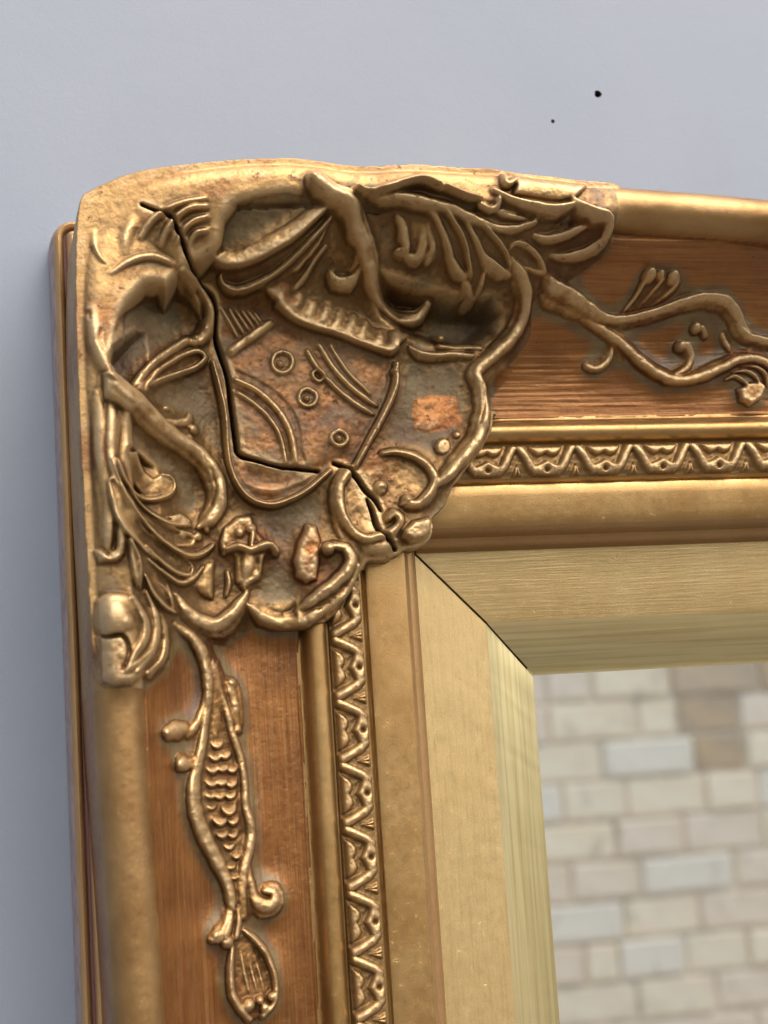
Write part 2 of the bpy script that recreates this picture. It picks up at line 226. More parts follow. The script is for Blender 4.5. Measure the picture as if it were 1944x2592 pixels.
STROKES = [
('corner','shell','m',8.4,0,[(-480.7,1365.1),(330.2,1391.9),(197.2,1150.9),(63.7,1058.8),(-57.5,1073.7),(-176.2,1071),(-336.2,1078.9),(-455.2,1078.5),(-529.2,1067.8)]),
('corner','shell','m',8.4,0,[(-1316.5,750.6),(-1046.4,710.8),(-1018.2,594),(-1016,392),(-1034.9,206.8),(-1030.7,52),(-1336.2,76.9)]),
('corner','hollow','h',6.8,335,[(-1058.4,739.8),(-1024.5,775.1),(-996.3,801),(-971.7,807.2),(-950,795.9),(-919.3,799.7),(-897.9,822.1),(-882.4,808.9),(-889.8,782.9),(-901.3,757.8),(-952.4,710.9),(-1003.8,654),(-1039.2,587.7),(-1060.7,606),(-1074,662.8),(-1071.2,704.6)]),
('corner','hollow','h',46.4,150,[(-428.8,955.3),(-321,938.7),(-213.8,915),(-118.3,912.3),(-81.5,876.9),(-95.4,824.9),(-167.9,773.9),(-261.9,794.8),(-343.7,814.4),(-403.9,856.3),(-434,901.7)]),
('corner','hollow','h',6.8,320,[(-1057.4,498.3),(-1023.9,526.3),(-946.2,493.1),(-883.2,463.5),(-862.2,407),(-881.1,354.1),(-946.1,342.7),(-1016.6,375.1),(-1054.2,413.2)]),
('corner','shell','m',16.9,0,[(-1319.5,646.3),(-1300.4,1298.6),(-549.2,1321.5),(-417.7,1283.9),(-504.4,1026.9),(-538.3,1056.9),(-578.4,1077.2),(-616.2,1089.9),(-654.6,1096.1),(-710.7,1086.1),(-759,1067),(-786.1,1030.8),(-794.6,987.8),(-810.9,955.1),(-835.6,936.4),(-863.4,927.4),(-888.8,907.7),(-906.9,882.5),(-922.8,862.3),(-945.6,875.4),(-971.4,870.4),(-1002.6,839.3),(-1038,805.1),(-1053.8,761.1),(-1056.8,716.4),(-1040.7,658.4),(-1016.1,643.1),(-1025.7,597.3),(-1067.5,569.3),(-1141.7,591.3)]),
('corner','shell_rib','s',[(-839.4,1074,11,14),(-888.4,1063.5,11.8,20),(-929.7,1046.5,12.7,22),(-961.2,1023.2,13.5,20),(-983.5,991.6,12.7,10)]),
('corner','shell_rib','s',[(-837.4,1057.5,11,14),(-874.5,1051.5,11.8,22),(-907,1030.7,12.7,24),(-928.8,1001.5,12.7,20),(-940.2,977.1,11,8)]),
('corner','shell_rib','s',[(-836.1,1034.4,9.3,14),(-865.5,1024.7,10.5,20),(-888.3,1006.6,11,22),(-903.2,982.1,10.1,12)]),
('corner','shell_rib','s',[(-836.4,1005.8,9.3,14),(-859,1000.7,10.1,20),(-871.7,987.3,9.3,14),(-878,966.9,6.8,6)]),
('corner','shell_rib','s',[(-998.2,1027,19,5),(-1015.8,989.8,19,12),(-1021.8,955.6,14.8,4)]),
('corner','shell_rib','s',[(-1085.7,999.3,12.7,4),(-1084.5,951.5,12.7,12),(-1063.5,920.3,10.5,3)]),
('corner','shell','k',[(-1092.4,960.9,5.9,-10),(-1079.5,929.9,6.8,-14),(-1065.4,921.2,4.2,-6)]),
('corner','shell_rib','r',[(-1053.2,902.5,5.1,6),(-1010.9,931.1,8.4,20),(-963.6,946.7,9.3,24),(-922.8,939.4,8.4,22),(-889.9,925.5,6.8,10)]),
('corner','shell','k',[(-1040.2,886,4.2,-10),(-991.6,917.6,8.4,-22),(-944.2,928.2,9.3,-24),(-899.8,922.1,5.9,-12)]),
('corner','shell','k',[(-1121.8,900.8,4.2,-6),(-1088.1,890.9,10.1,-12),(-1052.1,882.4,6.8,-10)]),
('corner','shell','k',[(-800.5,1119.3,12.7,-6),(-814.7,1070.8,14.3,-14),(-815.8,1036.3,14.3,-16),(-820,994.1,12.7,-12),(-824.5,972.7,8.4,-5)]),
('corner','shell','k',[(-1082.1,773.5,5.9,-6),(-1086.7,747.7,7.6,-12),(-1076.9,725.5,5.1,-6)]),
('corner','shell','k',[(-1124,841,5.9,-8),(-1116.7,815.4,7.6,-14),(-1104.9,816.2,4.2,-10),(-1103.9,797.4,3.4,-6)]),
('corner','shell_rib','s',[(-1103.2,819.6,25.3,4),(-1095.2,771.2,27,16),(-1086.5,725.7,26.2,18),(-1066.7,681.9,23.6,18),(-1028,639.3,21.1,14)]),
('corner','shell','k',[(-1134.8,661.3,8.4,-8),(-1124.6,640.3,12.7,-18),(-1101.4,634.9,8.4,-8)]),
('corner','scroll','r',[(-882.3,918.1,12.7,60),(-859.1,909.1,14.3,85),(-835.6,888.7,15.2,95),(-821.3,863.6,15.2,100),(-821.7,835.7,15.2,95),(-839.8,809.3,13.5,85),(-863.4,803.4,11,65)]),
('corner','scroll','k',[(-846.3,902.3,5.9,-20),(-831.2,879.9,6.8,-26),(-830.1,856.7,5.9,-18)]),
('corner','scroll','d',[(-824.1,827.8,11.8,98)]),
('corner','scroll','d',[(-846.7,807.2,10.1,90)]),
('corner','leaf','r',[(-1018.3,636.3,8.4,50),(-997,675.7,9.3,62),(-961.2,718.8,9.7,66),(-912.6,762.3,10.1,70),(-868.8,796.6,10.1,74)]),
('corner','leaf','p',6.8,26,[(-977.2,673.4),(-949.3,718.2),(-904.6,755.1),(-860.4,783.8),(-828.6,784.7),(-825.1,771.1),(-871.2,740),(-932.9,705.1)]),
('corner','leaf','r',[(-992.9,637.5,5.9,40),(-979.5,669.9,6.3,52),(-952.1,710.3,6.3,54),(-912.4,745.2,6.3,58),(-873.1,773.2,6.8,62),(-839,783.8,6.8,64),(-822.5,768.8,6.3,60),(-840,747.3,5.9,56),(-878.7,727.8,5.5,52),(-930.8,700.5,5.5,48),(-970.1,674.2,5.5,44)]),
('corner','scroll','r',[(-1051.6,644.4,26.2,110),(-1004.1,613.3,23.6,112),(-954.9,579.7,21.1,106),(-904.8,557,18.6,98),(-859.4,531.6,17.7,92),(-828.2,493.8,17.7,92),(-814.7,451.9,17.7,92),(-819.6,413.3,16.9,88),(-840.7,382.6,14.3,76),(-859.4,370.8,9.3,50)]),
('corner','scroll','k',[(-828.2,497.5,3.4,-10),(-818,455,3.8,-12),(-828.5,415.2,3.4,-10)]),
('corner','curl','r',[(-1004.4,624.1,8.4,70),(-977,598.9,10.1,80),(-942,588.2,11.8,84),(-905.4,593.6,11.8,80),(-876.2,608.6,10.1,70),(-869,626.7,5.9,50)]),
('corner','curl','d',[(-864.6,592.4,15.2,72)]),
('corner','curl','d',[(-877.2,568,15.2,80)]),
('corner','curl','d',[(-926.1,635.3,7.6,30)]),
('corner','cabochon','p',71.7,52,[(-851.3,914.8),(-791.5,893.1),(-712,880.4),(-635.7,870.5),(-536.5,832.6),(-413.5,794.3),(-377.6,773.5),(-372.7,724),(-393.6,658.7),(-430,591.2),(-471.9,526),(-537.8,507.3),(-591.2,462.3),(-678,427.2),(-728.7,436.4),(-765.5,480.7),(-777.5,552.1),(-787.5,663.6),(-803.1,743.8),(-812.1,814.7)]),
('corner','cabochon_rim','r',[(-806.9,758.6,6.8,58),(-793.8,692.4,7.6,70),(-784.6,627.9,7.6,74),(-783.4,560.7,7.6,74),(-780.2,509.4,7.6,74),(-761.4,459.9,7.6,74),(-729.9,427.7,7.6,74),(-685.5,415.9,8,74),(-639.5,428.1,7.6,74),(-595,451.6,7.6,74),(-542.9,493.4,7.6,66)]),
('corner','cabochon','k',[(-755.8,527.3,16.9,-14),(-726.3,491,25.3,-24),(-679.7,478.1,25.3,-26),(-619.6,488.6,19,-18),(-572.6,501.9,10.5,-8)]),
('corner','cabochon_rim','r',[(-364.9,748.6,11,74),(-369.7,705.7,11.8,84),(-388.2,657,11.8,84),(-419.4,603.1,11.4,82),(-448,557.8,10.5,78),(-480.5,503.5,10.1,70)]),
('corner','cabochon_rim','d',[(-370.9,729.5,11,88)]),
('corner','cabochon_rim','d',[(-426.1,589.6,10.1,86)]),
('corner','band','q',[(-755.9,712.8,7.2,22),(-708,687.3,8,26),(-662.5,642.4,8.4,26),(-635.5,589.5,8.4,26),(-628,545.2,8,26),(-625.3,513.6,7.2,22)]),
('corner','band','q',[(-753.4,682.7,5.5,21),(-713.5,655.5,6.3,24),(-676.1,612.5,6.3,25),(-654.7,565.9,6.3,25),(-647.1,514.2,5.9,21)]),
('corner','cabochon','k',[(-760.8,694.5,3.8,-14),(-716.9,666,4.2,-18),(-673.7,621.3,4.2,-18),(-650.6,572.9,4.2,-18),(-642.3,509,3.4,-14)]),
('corner','band','q',[(-581.4,780.6,6.3,22),(-552.5,730.5,7.6,26),(-510.4,685.1,7.6,26),(-467.7,647.8,7.6,26),(-427.3,627.4,5.9,22)]),
('corner','band','q',[(-551.9,796.9,6.3,22),(-523.2,742.5,7.6,26),(-485.1,697.1,7.6,26),(-446.2,663.9,7.6,26),(-417.7,647.8,5.9,22)]),
('corner','band','q',[(-523.4,792.8,4.2,21),(-486.6,730.5,4.6,23),(-436.4,676.8,4.2,22)]),
('corner','cabochon','k',[(-570.5,777.8,3.4,-10),(-542.9,730.8,3.8,-16),(-503.1,685.7,3.8,-16),(-448.5,646.4,3.4,-12)]),
('corner','cabochon','k',[(-752.8,734.6,5.1,-8),(-706.6,710,5.9,-12),(-660.6,677.4,5.9,-12),(-627,636.7,5.9,-12),(-613.6,592.3,5.9,-12),(-612.1,548.2,5.9,-12),(-603.3,518.7,5.1,-8)]),
('corner','cabochon','k',[(-738.3,723.2,6.3,-26),(-737.6,722.4,6.3,-26),(-736.5,721.2,6.3,-26)]),
('corner','cabochon','k',[(-715.1,714.1,6.3,-26),(-714.3,713.3,6.3,-26),(-713.2,712.1,6.3,-26)]),
('corner','cabochon','k',[(-692.1,697.8,6.3,-26),(-691.4,697,6.3,-26),(-690.3,695.8,6.3,-26)]),
('corner','cabochon','k',[(-669.2,681.5,6.3,-26),(-668.4,680.7,6.3,-26),(-667.3,679.4,6.3,-26)]),
('corner','cabochon','k',[(-648.3,661.9,6.3,-26),(-647.6,661.1,6.3,-26),(-646.4,659.9,6.3,-26)]),
('corner','cabochon','k',[(-631.6,639.6,6.3,-26),(-630.9,638.8,6.3,-26),(-629.7,637.5,6.3,-26)]),
('corner','cabochon','k',[(-621,615.3,6.3,-26),(-620.3,614.5,6.3,-26),(-619.2,613.3,6.3,-26)]),
('corner','cabochon','k',[(-614.6,589.1,6.3,-26),(-613.8,588.3,6.3,-26),(-612.7,587.1,6.3,-26)]),
('corner','cabochon','k',[(-613.6,565.1,6.3,-26),(-612.8,564.3,6.3,-26),(-611.7,563,6.3,-26)]),
('corner','ring','q',[(-641.9,780.5,5.5,20),(-622.2,771,5.5,20),(-618.4,752.6,5.5,20),(-628.4,734.3,5.5,20),(-644.9,728.3,5.5,20),(-662.5,736.6,5.5,20),(-667.5,755,5.5,20),(-659.2,773.3,5.5,20),(-641.9,780.5,5.5,20)]),
('corner','berry','q',[(-650.7,750.5,6.8,34),(-649.6,749.3,6.8,34),(-648.4,748.1,6.8,34)]),
('corner','ring','q',[(-586.3,690.5,5.5,19),(-568.6,680.9,5.5,19),(-565.4,666.6,5.5,19),(-574.4,651.2,5.5,19),(-590.8,648.2,5.5,19),(-604.4,656.9,5.5,19),(-607.6,671.2,5.5,19),(-600.8,685.3,5.5,19),(-586.3,690.5,5.5,19)]),
('corner','berry','q',[(-591.1,667.5,6.3,34),(-589.9,666.3,6.3,34),(-588.8,665.1,6.3,34)]),
('corner','ring','q',[(-517.9,588.1,5.5,18),(-501.6,580.2,5.5,18),(-496.2,567.9,5.5,18),(-505,554.1,5.5,18),(-521.4,552.3,5.5,18),(-535,562.7,5.5,18),(-536,577.1,5.5,18),(-517.9,588.1,5.5,18)]),
('corner','berry','q',[(-520.5,568.9,6.8,34),(-519.2,567.8,6.8,34),(-517.9,566.8,6.8,34)]),
('corner','ring','q',[(-561.8,734.6,4.6,22),(-550,727.1,4.6,22),(-546.7,714.8,4.6,22),(-557.4,706.7,4.6,22),(-569.1,715,4.6,22),(-572.4,727.3,4.6,22),(-561.8,734.6,4.6,22)]),
('corner','cabochon','k',[(-541.6,686.1,6.8,-14),(-540.1,678,6.8,-14)]),
('corner','cabochon','k',[(-521.1,657.5,5.9,-14),(-517.4,651.4,5.9,-14)]),
('corner','hatch_rib','q',[(-783.2,879.4,4.2,21),(-766.1,848.6,4.6,24),(-746.9,815.5,3.8,21)]),
('corner','hatch_rib','q',[(-765.4,879.4,4.2,21),(-750.4,852,4.6,24),(-733.9,824.5,3.8,21)]),
('corner','hatch_rib','q',[(-749.4,876.1,4.2,21),(-735.4,853.7,4.6,24),(-720.6,831.6,3.8,21)]),
('corner','hatch_rib','q',[(-734.7,875.5,4.2,21),(-722,856.1,4.6,24),(-708.8,838.6,3.8,21)]),
('corner','hatch_rib','q',[(-719.6,874.5,4.2,21),(-709,859.5,4.6,24),(-698,845.6,3.8,21)]),
('corner','hatch_rib','q',[(-705.5,872.8,4.2,21),(-697,860.7,4.6,23),(-689.5,851.8,3.8,21)]),
('corner','band','q',[(-762.3,781.6,12.7,22),(-717.4,812.9,13.9,25),(-666.2,848.8,12.7,22)]),
('corner','fan','e',[(-654.1,881.3,78.1,92),(-624.4,855.8,78.1,92),(-591.5,840.7,78.1,92),(-558.8,830.2,78.1,92),(-526.2,822,78.1,92),(-493.3,811.1,78.1,92),(-465.3,799.2,78.1,92),(-425.4,784.7,78.1,92),(-385.2,773.8,78.1,92),(-365.8,786.1,78.1,92)]),
('corner','fan_flute','s',[(-594,920.4,18.6,3),(-601.1,902.3,19.4,7),(-608.9,883.5,19.4,8),(-613.3,873.2,16.9,6)]),
('corner','fan_flute','s',[(-559.9,906.6,18.6,3),(-567.2,888.1,19.4,7),(-575.2,868.8,19.4,8),(-579.8,858.2,16.9,6)]),
('corner','fan_flute','s',[(-526.2,897,18.6,3),(-533.7,878.1,19.4,7),(-541.8,858.5,19.4,8),(-546.4,847.8,16.9,6)]),
('corner','fan_flute','s',[(-492.7,889.5,18.6,3),(-500.2,870.4,19.4,7),(-508.5,850.5,19.4,8),(-513.2,839.6,16.9,6)]),
('corner','fan_flute','s',[(-458.7,879.6,18.6,3),(-466.4,860.1,19.4,7),(-474.9,839.9,19.4,8),(-479.6,828.8,16.9,6)]),
('corner','fan_flute','s',[(-428.7,869.4,18.6,3),(-436.6,849.6,19.4,7),(-445.3,829,19.4,8),(-450.2,817.7,16.9,6)]),
('corner','fan_flute','s',[(-386,857.6,18.6,3),(-394.2,837.4,19.4,7),(-403.1,816.4,19.4,8),(-408.6,804.4,16.9,6)]),
('corner','fan_flute','s',[(-351.9,850.2,18.6,3),(-360.3,829.7,19.4,7),(-369.5,808.4,19.4,8),(-375.8,795.5,16.9,6)]),
('corner','flower','p',12.7,34,[(-503.4,493.1),(-468.6,528.6),(-406.2,543.6),(-328.4,533.9),(-282.3,479.9),(-303.3,419.5),(-355,388.6),(-373.9,352.9),(-433.1,322.8),(-465.8,319.9),(-504.6,345),(-526,389.5),(-526.3,449.5)]),
('corner','petal_rim','r',[(-499.8,495.3,11,74),(-526.1,460.4,12.2,86),(-533,418.7,12.2,88),(-525.6,377,11.8,88),(-505.8,342.9,11.4,88),(-473.6,321.1,11.4,90),(-439.1,326.7,11.4,90),(-408.6,335.4,11.4,92),(-384.7,354.2,11.4,94),(-382,376,11,94),(-398.3,386.4,10.1,88),(-411.7,376.6,8.4,80)]),
('corner','petal_rim','r',[(-412.9,534.3,5.9,56),(-375.8,535.7,7.6,66),(-337.1,524,9.3,74),(-303.9,498.2,10.5,80),(-289.2,462.9,11.4,84),(-304.8,429.1,11.4,84),(-335.3,403.9,11,84),(-364.3,402.4,12.7,86)]),
('corner','petal_rim','d',[(-363.8,415.6,15.2,92)]),
('corner','flower','d',[(-422,450.8,20.3,64)]),
('corner','flower','k',[(-423.7,444.4,7.6,-10),(-409.4,444,6.8,-10)]),
('corner','flower','d',[(-492.9,366,12.7,56)]),
('corner','flower','k',[(-335.2,505,12.7,-8),(-308.3,475.9,16.9,-16),(-318.6,447.8,12.7,-10)]),
('corner','flower_tip','p',12.7,96,[(-384.4,346.1),(-356.6,367.1),(-311,376.5),(-304.9,359.5),(-310.1,331.8),(-327.6,316.5),(-360.4,311.6),(-385.8,326.3)]),
('corner','flower_base','r',[(-497.7,322.5,12.7,56),(-468.6,300.7,18.6,66),(-428.4,299.3,19.4,66),(-397.8,314.8,12.7,60)]),
('corner','flower_base','r',[(-533.2,379.8,11,50),(-517.3,334.8,14.3,58),(-487.9,298,15.2,60),(-472.4,268.8,7.6,30)]),
('corner','scroll','r',[(-101.7,961.8,12.7,60),(-68.3,934.8,15.2,78),(-47.3,899.4,16,82),(-48.1,858.8,16,82),(-72.7,816,16,80),(-116.4,776.1,15.2,76),(-156.1,743.7,14.3,72),(-168.3,723.1,13.5,72),(-157.8,684.6,14.3,78),(-155.2,638.1,15.2,84),(-169.2,593.7,16,88),(-187.8,555.3,16,92),(-224.6,515.1,16,94),(-259.5,480,14.3,90),(-287.9,457.8,11,80)]),
('corner','scroll','k',[(-153.9,696.1,3,-10),(-153.4,646.1,3.4,-12),(-171.3,598.2,3.4,-12)]),
('corner','disc','p',4.2,40,[(-279.5,548.4),(-269.2,564.6),(-254.8,568.8),(-242.2,562),(-237.9,545.5),(-246.7,529.3),(-261.6,524.3),(-275.7,531.9)]),
('corner','copper_patch','p',25.3,10,[(-318.3,669.2),(-271.2,681.1),(-212.4,676.2),(-206.7,638.7),(-202.1,608.3),(-247.8,590.9),(-289.9,583.6),(-322.6,596.3),(-324.8,636.2)]),
('corner','berry','d',[(-220.4,574.4,12.7,40)]),
('corner','curl','d',[(-242.8,820.7,15.2,86)]),
('corner','curl','r',[(-323.7,791.4,6.8,46),(-298.9,773.6,8.4,62),(-263.2,769.5,8.4,50),(-216.6,773.4,8.4,50),(-172.3,767.4,7.6,58)]),
('corner','curl','r',[(-248.5,798.6,6.8,60),(-215.7,797.6,8.4,54),(-176.9,800,8.4,52),(-146.5,792.7,6.8,56)]),
('corner','bell','p',11.8,54,[(-814,332.2),(-797.9,371.1),(-769.6,391.8),(-734.3,394.7),(-724.4,361.1),(-687.6,316.8),(-708.9,286.3),(-719.1,243.9),(-755.3,222.1),(-781.7,234.7),(-782.6,292.8)]),
('corner','bell','r',[(-794.3,311.6,7.6,64),(-771.5,315.4,9.3,86),(-745.7,305,9.3,92),(-720.3,313.6,10.1,94),(-696,317.3,9.3,88),(-685.1,304.9,7.6,74)]),
('corner','bell','r',[(-741.6,301.2,18.6,72),(-747,266.7,17.7,70),(-754.4,233.8,12.7,52)]),
('corner','bell','k',[(-726.3,288.6,4.2,-12),(-723.8,261.2,4.2,-14)]),
('corner','bell','d',[(-741.1,358.8,14.3,78)]),
('corner','bell','d',[(-766,352.5,16.9,72)]),
('corner','bell','r',[(-730.4,363.1,5.9,72),(-735.2,338.5,6.8,84),(-739.8,315.8,5.9,80)]),
('corner','bell','r',[(-798.1,363.6,5.9,52),(-807.5,332.6,5.9,52),(-804.5,305.8,5.1,48)]),
('corner','leaf','p',29.5,44,[(-872.4,272.6),(-846.2,293.2),(-821.3,290.3),(-826.4,236.1),(-830.5,197.6),(-859.3,204.5),(-883.3,226.3)]),
('corner','leaf','r',[(-794.1,263.6,5.1,40),(-792.4,235.8,5.9,46),(-800.3,210,4.2,36)]),
('corner','scroll','r',[(-927.5,200.2,9.3,52),(-902.6,166,14.3,78),(-867.5,140.3,17.7,88),(-831,133.2,18.6,90),(-797.1,152.2,16.9,84),(-771.1,182.7,12.7,72),(-752.9,211.1,6.8,46)]),
('corner','scroll','r',[(-745.2,183.4,9.3,50),(-714.2,157.3,13.5,70),(-672.6,145.6,15.2,74),(-629.6,145.7,16,74),(-594.5,162.8,14.3,66)]),
('corner','copper_leaf','p',19.4,62,[(-644.6,283.4),(-632.3,326.1),(-606.5,371.9),(-580.9,365.8),(-567.8,323.4),(-577.5,271.8),(-585.9,232.8),(-614.6,223.8),(-640.2,244.3)]),
('corner','curl','d',[(-560.9,306.7,19.4,92)]),
('corner','curl','k',[(-544.4,302.1,5.1,-16),(-534.9,293.9,4.2,-14)]),
('corner','scroll','r',[(-544.5,315.3,11,80),(-517.6,310.1,13.5,84),(-504,283.7,15.2,88),(-512.3,252.4,16,90),(-537.5,226.3,16,88),(-573.8,201.7,15.2,84),(-604.4,180.9,13.5,74),(-632.1,163.3,9.3,50)]),
('corner','scroll','r',[(-494.3,261.6,9.3,70),(-516.3,219.6,11,66),(-553.7,184.3,11.8,62),(-599.6,160.5,11,56),(-635.3,152.5,8.4,40)]),
('corner','scroll','r',[(-536.5,205.1,8.4,62),(-545.8,178.3,11,60),(-580.5,155.6,11.8,54),(-627.6,148.3,8.4,40)]),
('corner','acanthus_leaf','p',25.3,52,[(-1072.6,499.7),(-1041.4,445.3),(-992.4,414.3),(-927.5,361.8),(-845.4,323.3),(-889.1,289.8),(-878.1,260.1),(-900.6,232.1),(-950.8,239.1),(-924.9,170.5),(-1003.3,200),(-1034.3,262.6),(-1044.2,386.8)]),
('corner','acanthus_leaf','r',[(-1100.8,623.3,12.7,16),(-1098.7,562.2,15.2,30),(-1099.6,496.3,15.2,34),(-1089.9,437.8,14.3,34),(-1085.2,380,12.7,34),(-1087.2,330.1,11.8,34),(-1089.5,296.1,8.4,20)]),
('corner','acanthus_leaf','r',[(-1060.1,622.5,10.1,20),(-1064,560.1,11.8,40),(-1068.6,500.7,11.8,46),(-1058.9,435.7,11.8,50),(-1050.2,378.9,11,50),(-1050.7,328.6,11,50),(-1055.9,286,10.1,44),(-1073.4,276.5,8.4,30)]),
('corner','acanthus_leaf','p',10.1,40,[(-1123.4,299.1),(-1100.8,293.2),(-1081.1,275.7),(-1047.3,305),(-1044.6,280.1),(-1067.5,263),(-1105.3,263.6)]),
('corner','acanthus_leaf','e',[(-1073.1,485.5,10.1,50),(-1051.6,419.4,16.9,70),(-1017.6,369,21.1,84),(-974.7,328.5,21.1,88),(-925.9,301.4,21.1,90),(-884.4,291.1,21.1,88),(-849.4,303,18.6,78),(-827,322,11.8,54)]),
('corner','acanthus_leaf','g',[(-1072.6,432.9,5.9,66),(-1043.3,362.2,16.9,78),(-999.3,321.7,18.6,78),(-942.2,289.6,16.9,78),(-892.3,265,11,70),(-880.2,256.3,5.9,50)]),
('corner','acanthus_leaf','p',6.8,52,[(-1034,507.9),(-1008.3,517.1),(-989,482),(-968.6,468),(-946.8,479.1),(-925.7,478),(-913.1,458.9),(-923.7,434.4),(-958.4,418.1),(-996.3,420.9),(-1022.9,446.3),(-1033.5,477)]),
('corner','acanthus_leaf','e',[(-1061.2,473.9,14.8,84),(-1044.6,432.5,16.9,88.2),(-1012.2,412.5,17.9,88.2),(-970.2,411.6,17.9,86.1),(-930.9,427.8,16.9,79.8),(-915.9,454.3,14.8,69.3),(-927.1,474,14.8,65.1),(-947.7,476.6,12.7,60.9)]),
('corner','acanthus_leaf','e',[(-1036.5,421.2,14.8,79.8),(-1004.5,392.9,16.9,84),(-967.9,370.7,19,84),(-930.4,359.8,19,81.9),(-888.4,364.2,14.8,63)]),
('corner','acanthus_leaf','p',5.9,66,[(-944.6,382.2),(-906.1,393.9),(-879.4,380.7),(-884.6,363),(-924.6,362.4)]),
('corner','acanthus_leaf','g',[(-1027.8,390.4,5.9,62),(-988.9,353.3,14.3,74),(-939.6,334.9,16,76),(-888,334.3,10.1,64)]),
('corner','acanthus_leaf','e',[(-1000,300.2,14.8,73.5),(-960.4,268.5,21.1,81.9),(-923.6,250.1,21.1,81.9),(-889.3,249.8,16.9,73.5),(-880.9,268.4,14.8,63)]),
('corner','acanthus_leaf','e',[(-994.2,273,14.8,63),(-956.8,247.4,23.2,75.6),(-915.7,229,25.3,75.6),(-880.8,243.1,21.1,69.3),(-854.2,273,12.7,50.4)]),
('corner','acanthus_leaf','p',8.4,80,[(-1045.8,315.1),(-1029.7,307.7),(-1016,275.4),(-1017,228.6),(-1026.8,204.5),(-1038.1,230.8),(-1043.9,272.6)]),
('corner','acanthus_leaf','e',[(-1040.1,304,12.7,92.4),(-1023.8,272.3,14.8,96.6),(-1020.2,238.5,13.7,90.3),(-1021.7,211.7,8.4,58.8)]),
('corner','acanthus_leaf','e',[(-1006.6,238.2,14.8,65.1),(-988.6,199.8,21.1,75.6),(-960.6,173.5,21.1,75.6),(-931.6,164.5,12.7,52.5)]),
('corner','acanthus_leaf','r',[(-947.1,231.9,4.2,54),(-939.3,198.3,5.9,64),(-933.3,168.3,4.2,50)]),
('corner','acanthus_leaf','g',[(-1001.6,229.4,4.2,50),(-970.3,206.6,14.3,62),(-941.2,177,6.8,50)]),
('corner','acanthus_leaf','d',[(-864.2,344.1,12.7,62)]),
('corner','acanthus_leaf','d',[(-841.9,361.4,10.1,58)]),
('corner','acanthus_leaf','d',[(-904.5,343.9,15.2,66)]),
('corner','bud','p',21.1,58,[(-1121.7,187.2),(-1088.4,203.8),(-1046,196.4),(-1005.5,166.7),(-965.5,130.4),(-957.2,87),(-978.1,49.7),(-1013,19.5),(-1047.7,-0),(-1083,-2.2),(-1121.4,12.1),(-1128.5,28.9),(-1128.8,115)]),
('corner','bud','d',[(-1082.1,143.6,47.3,84)]),
('corner','bud','d',[(-1057.7,134.5,25.3,80)]),
('corner','bud','k',[(-1112.9,229.6,25.3,-30),(-1086.6,219.6,29.5,-40),(-1058.8,211.8,21.1,-20)]),
('corner','bud','k',[(-1120,114.5,4.2,-14),(-1097.8,104.4,5.1,-26),(-1066.9,106.1,5.1,-26),(-1053.5,84.9,5.9,-24),(-1054.9,53.3,5.9,-20),(-1066.3,36.1,4.2,-16)]),
('corner','bud_leaf','r',[(-1035.7,185.7,6.8,71),(-1008.9,142.9,10.1,84),(-1008.9,103.5,11,85),(-1034.6,65.4,10.1,81),(-1054.5,34,6.8,73)]),
('corner','bud_leaf','r',[(-1003.4,203.3,5.9,55),(-986.4,156.7,9.3,73),(-984.7,113.3,10.1,76),(-1003.5,72.4,10.1,76),(-1035.4,34.4,7.6,71)]),
('corner','bud_leaf','r',[(-985.6,192.4,5.1,37),(-960.4,145.5,7.6,57),(-956.8,97.9,7.6,60),(-969.4,57.3,6.8,59),(-1004.7,26.8,6.8,62)]),
('corner','bud_leaf','r',[(-1054.7,30.6,8.4,73),(-1021.6,53.2,6.8,78),(-990.2,84.2,5.1,73),(-968.2,115.7,4.2,57)]),
('corner','leaf','e',[(-812.1,960.6,23.3,44),(-798.3,953.9,34.9,66),(-761.4,950.4,42.7,83.6),(-717.7,959.6,46.6,92.4),(-674.9,977.3,48.5,94.6),(-633,999.1,46.6,92.4),(-587.2,1035.2,38.8,83.6),(-558.1,1059.1,27.2,66)]),
('corner','leaf','g',[(-549.8,1048.6,5.1,50),(-592.2,1006.6,16.9,66),(-631.8,974.1,20.3,68),(-681.3,945.6,18.6,68),(-733.4,931.4,14.3,64),(-778.8,933.4,11,52)]),
('corner','leaf','e',[(-792.1,930.2,20.1,52.8),(-782.7,915.4,25.8,68.2),(-752.3,903.5,31.6,83.6),(-707.3,915.2,31.6,88),(-659.7,939.2,28.7,88),(-614.9,973.8,25.8,85.8),(-582.4,1004,24.4,81.4),(-551.1,1036.5,20.1,66)]),
('corner','leaf','r',[(-554.7,994.9,5.1,44),(-578.3,967.5,6.3,60),(-601.1,934.3,8.4,68),(-629.5,909.5,11,70),(-654.1,899.4,9.3,56)]),
('corner','scroll','r',[(-587.8,1111.3,16.9,90),(-555.5,1081.4,20.3,104),(-509.2,1058.5,21.1,112),(-483.3,1017.5,21.1,112),(-459.3,981.9,20.3,108),(-440.5,949.2,19.4,104),(-415.5,916.8,18.6,102),(-378.3,888.4,17.7,102),(-335.7,873.3,17.7,104),(-297.9,876.1,15.2,98),(-276.2,894.5,9.3,70)]),
('corner','scroll','r',[(-419.4,903.8,4.2,70),(-377.9,868.7,5.9,92),(-336.3,857.8,6.8,96),(-293.9,868.6,5.9,84),(-274.4,888.6,4.2,66)]),
('corner','scroll','k',[(-405.2,946.5,3.4,-10),(-379.1,919.2,4.2,-16),(-342.5,898.6,4.2,-16),(-304.7,895.4,3.4,-12)]),
('corner','curl','r',[(-522.5,1045.6,10.1,76),(-501.9,1009.5,13.5,84),(-482.4,980.1,15.2,86),(-477.7,952.2,16,86),(-491,928.5,16,86),(-516,929.5,13.5,80),(-530,944.2,9.3,64)]),
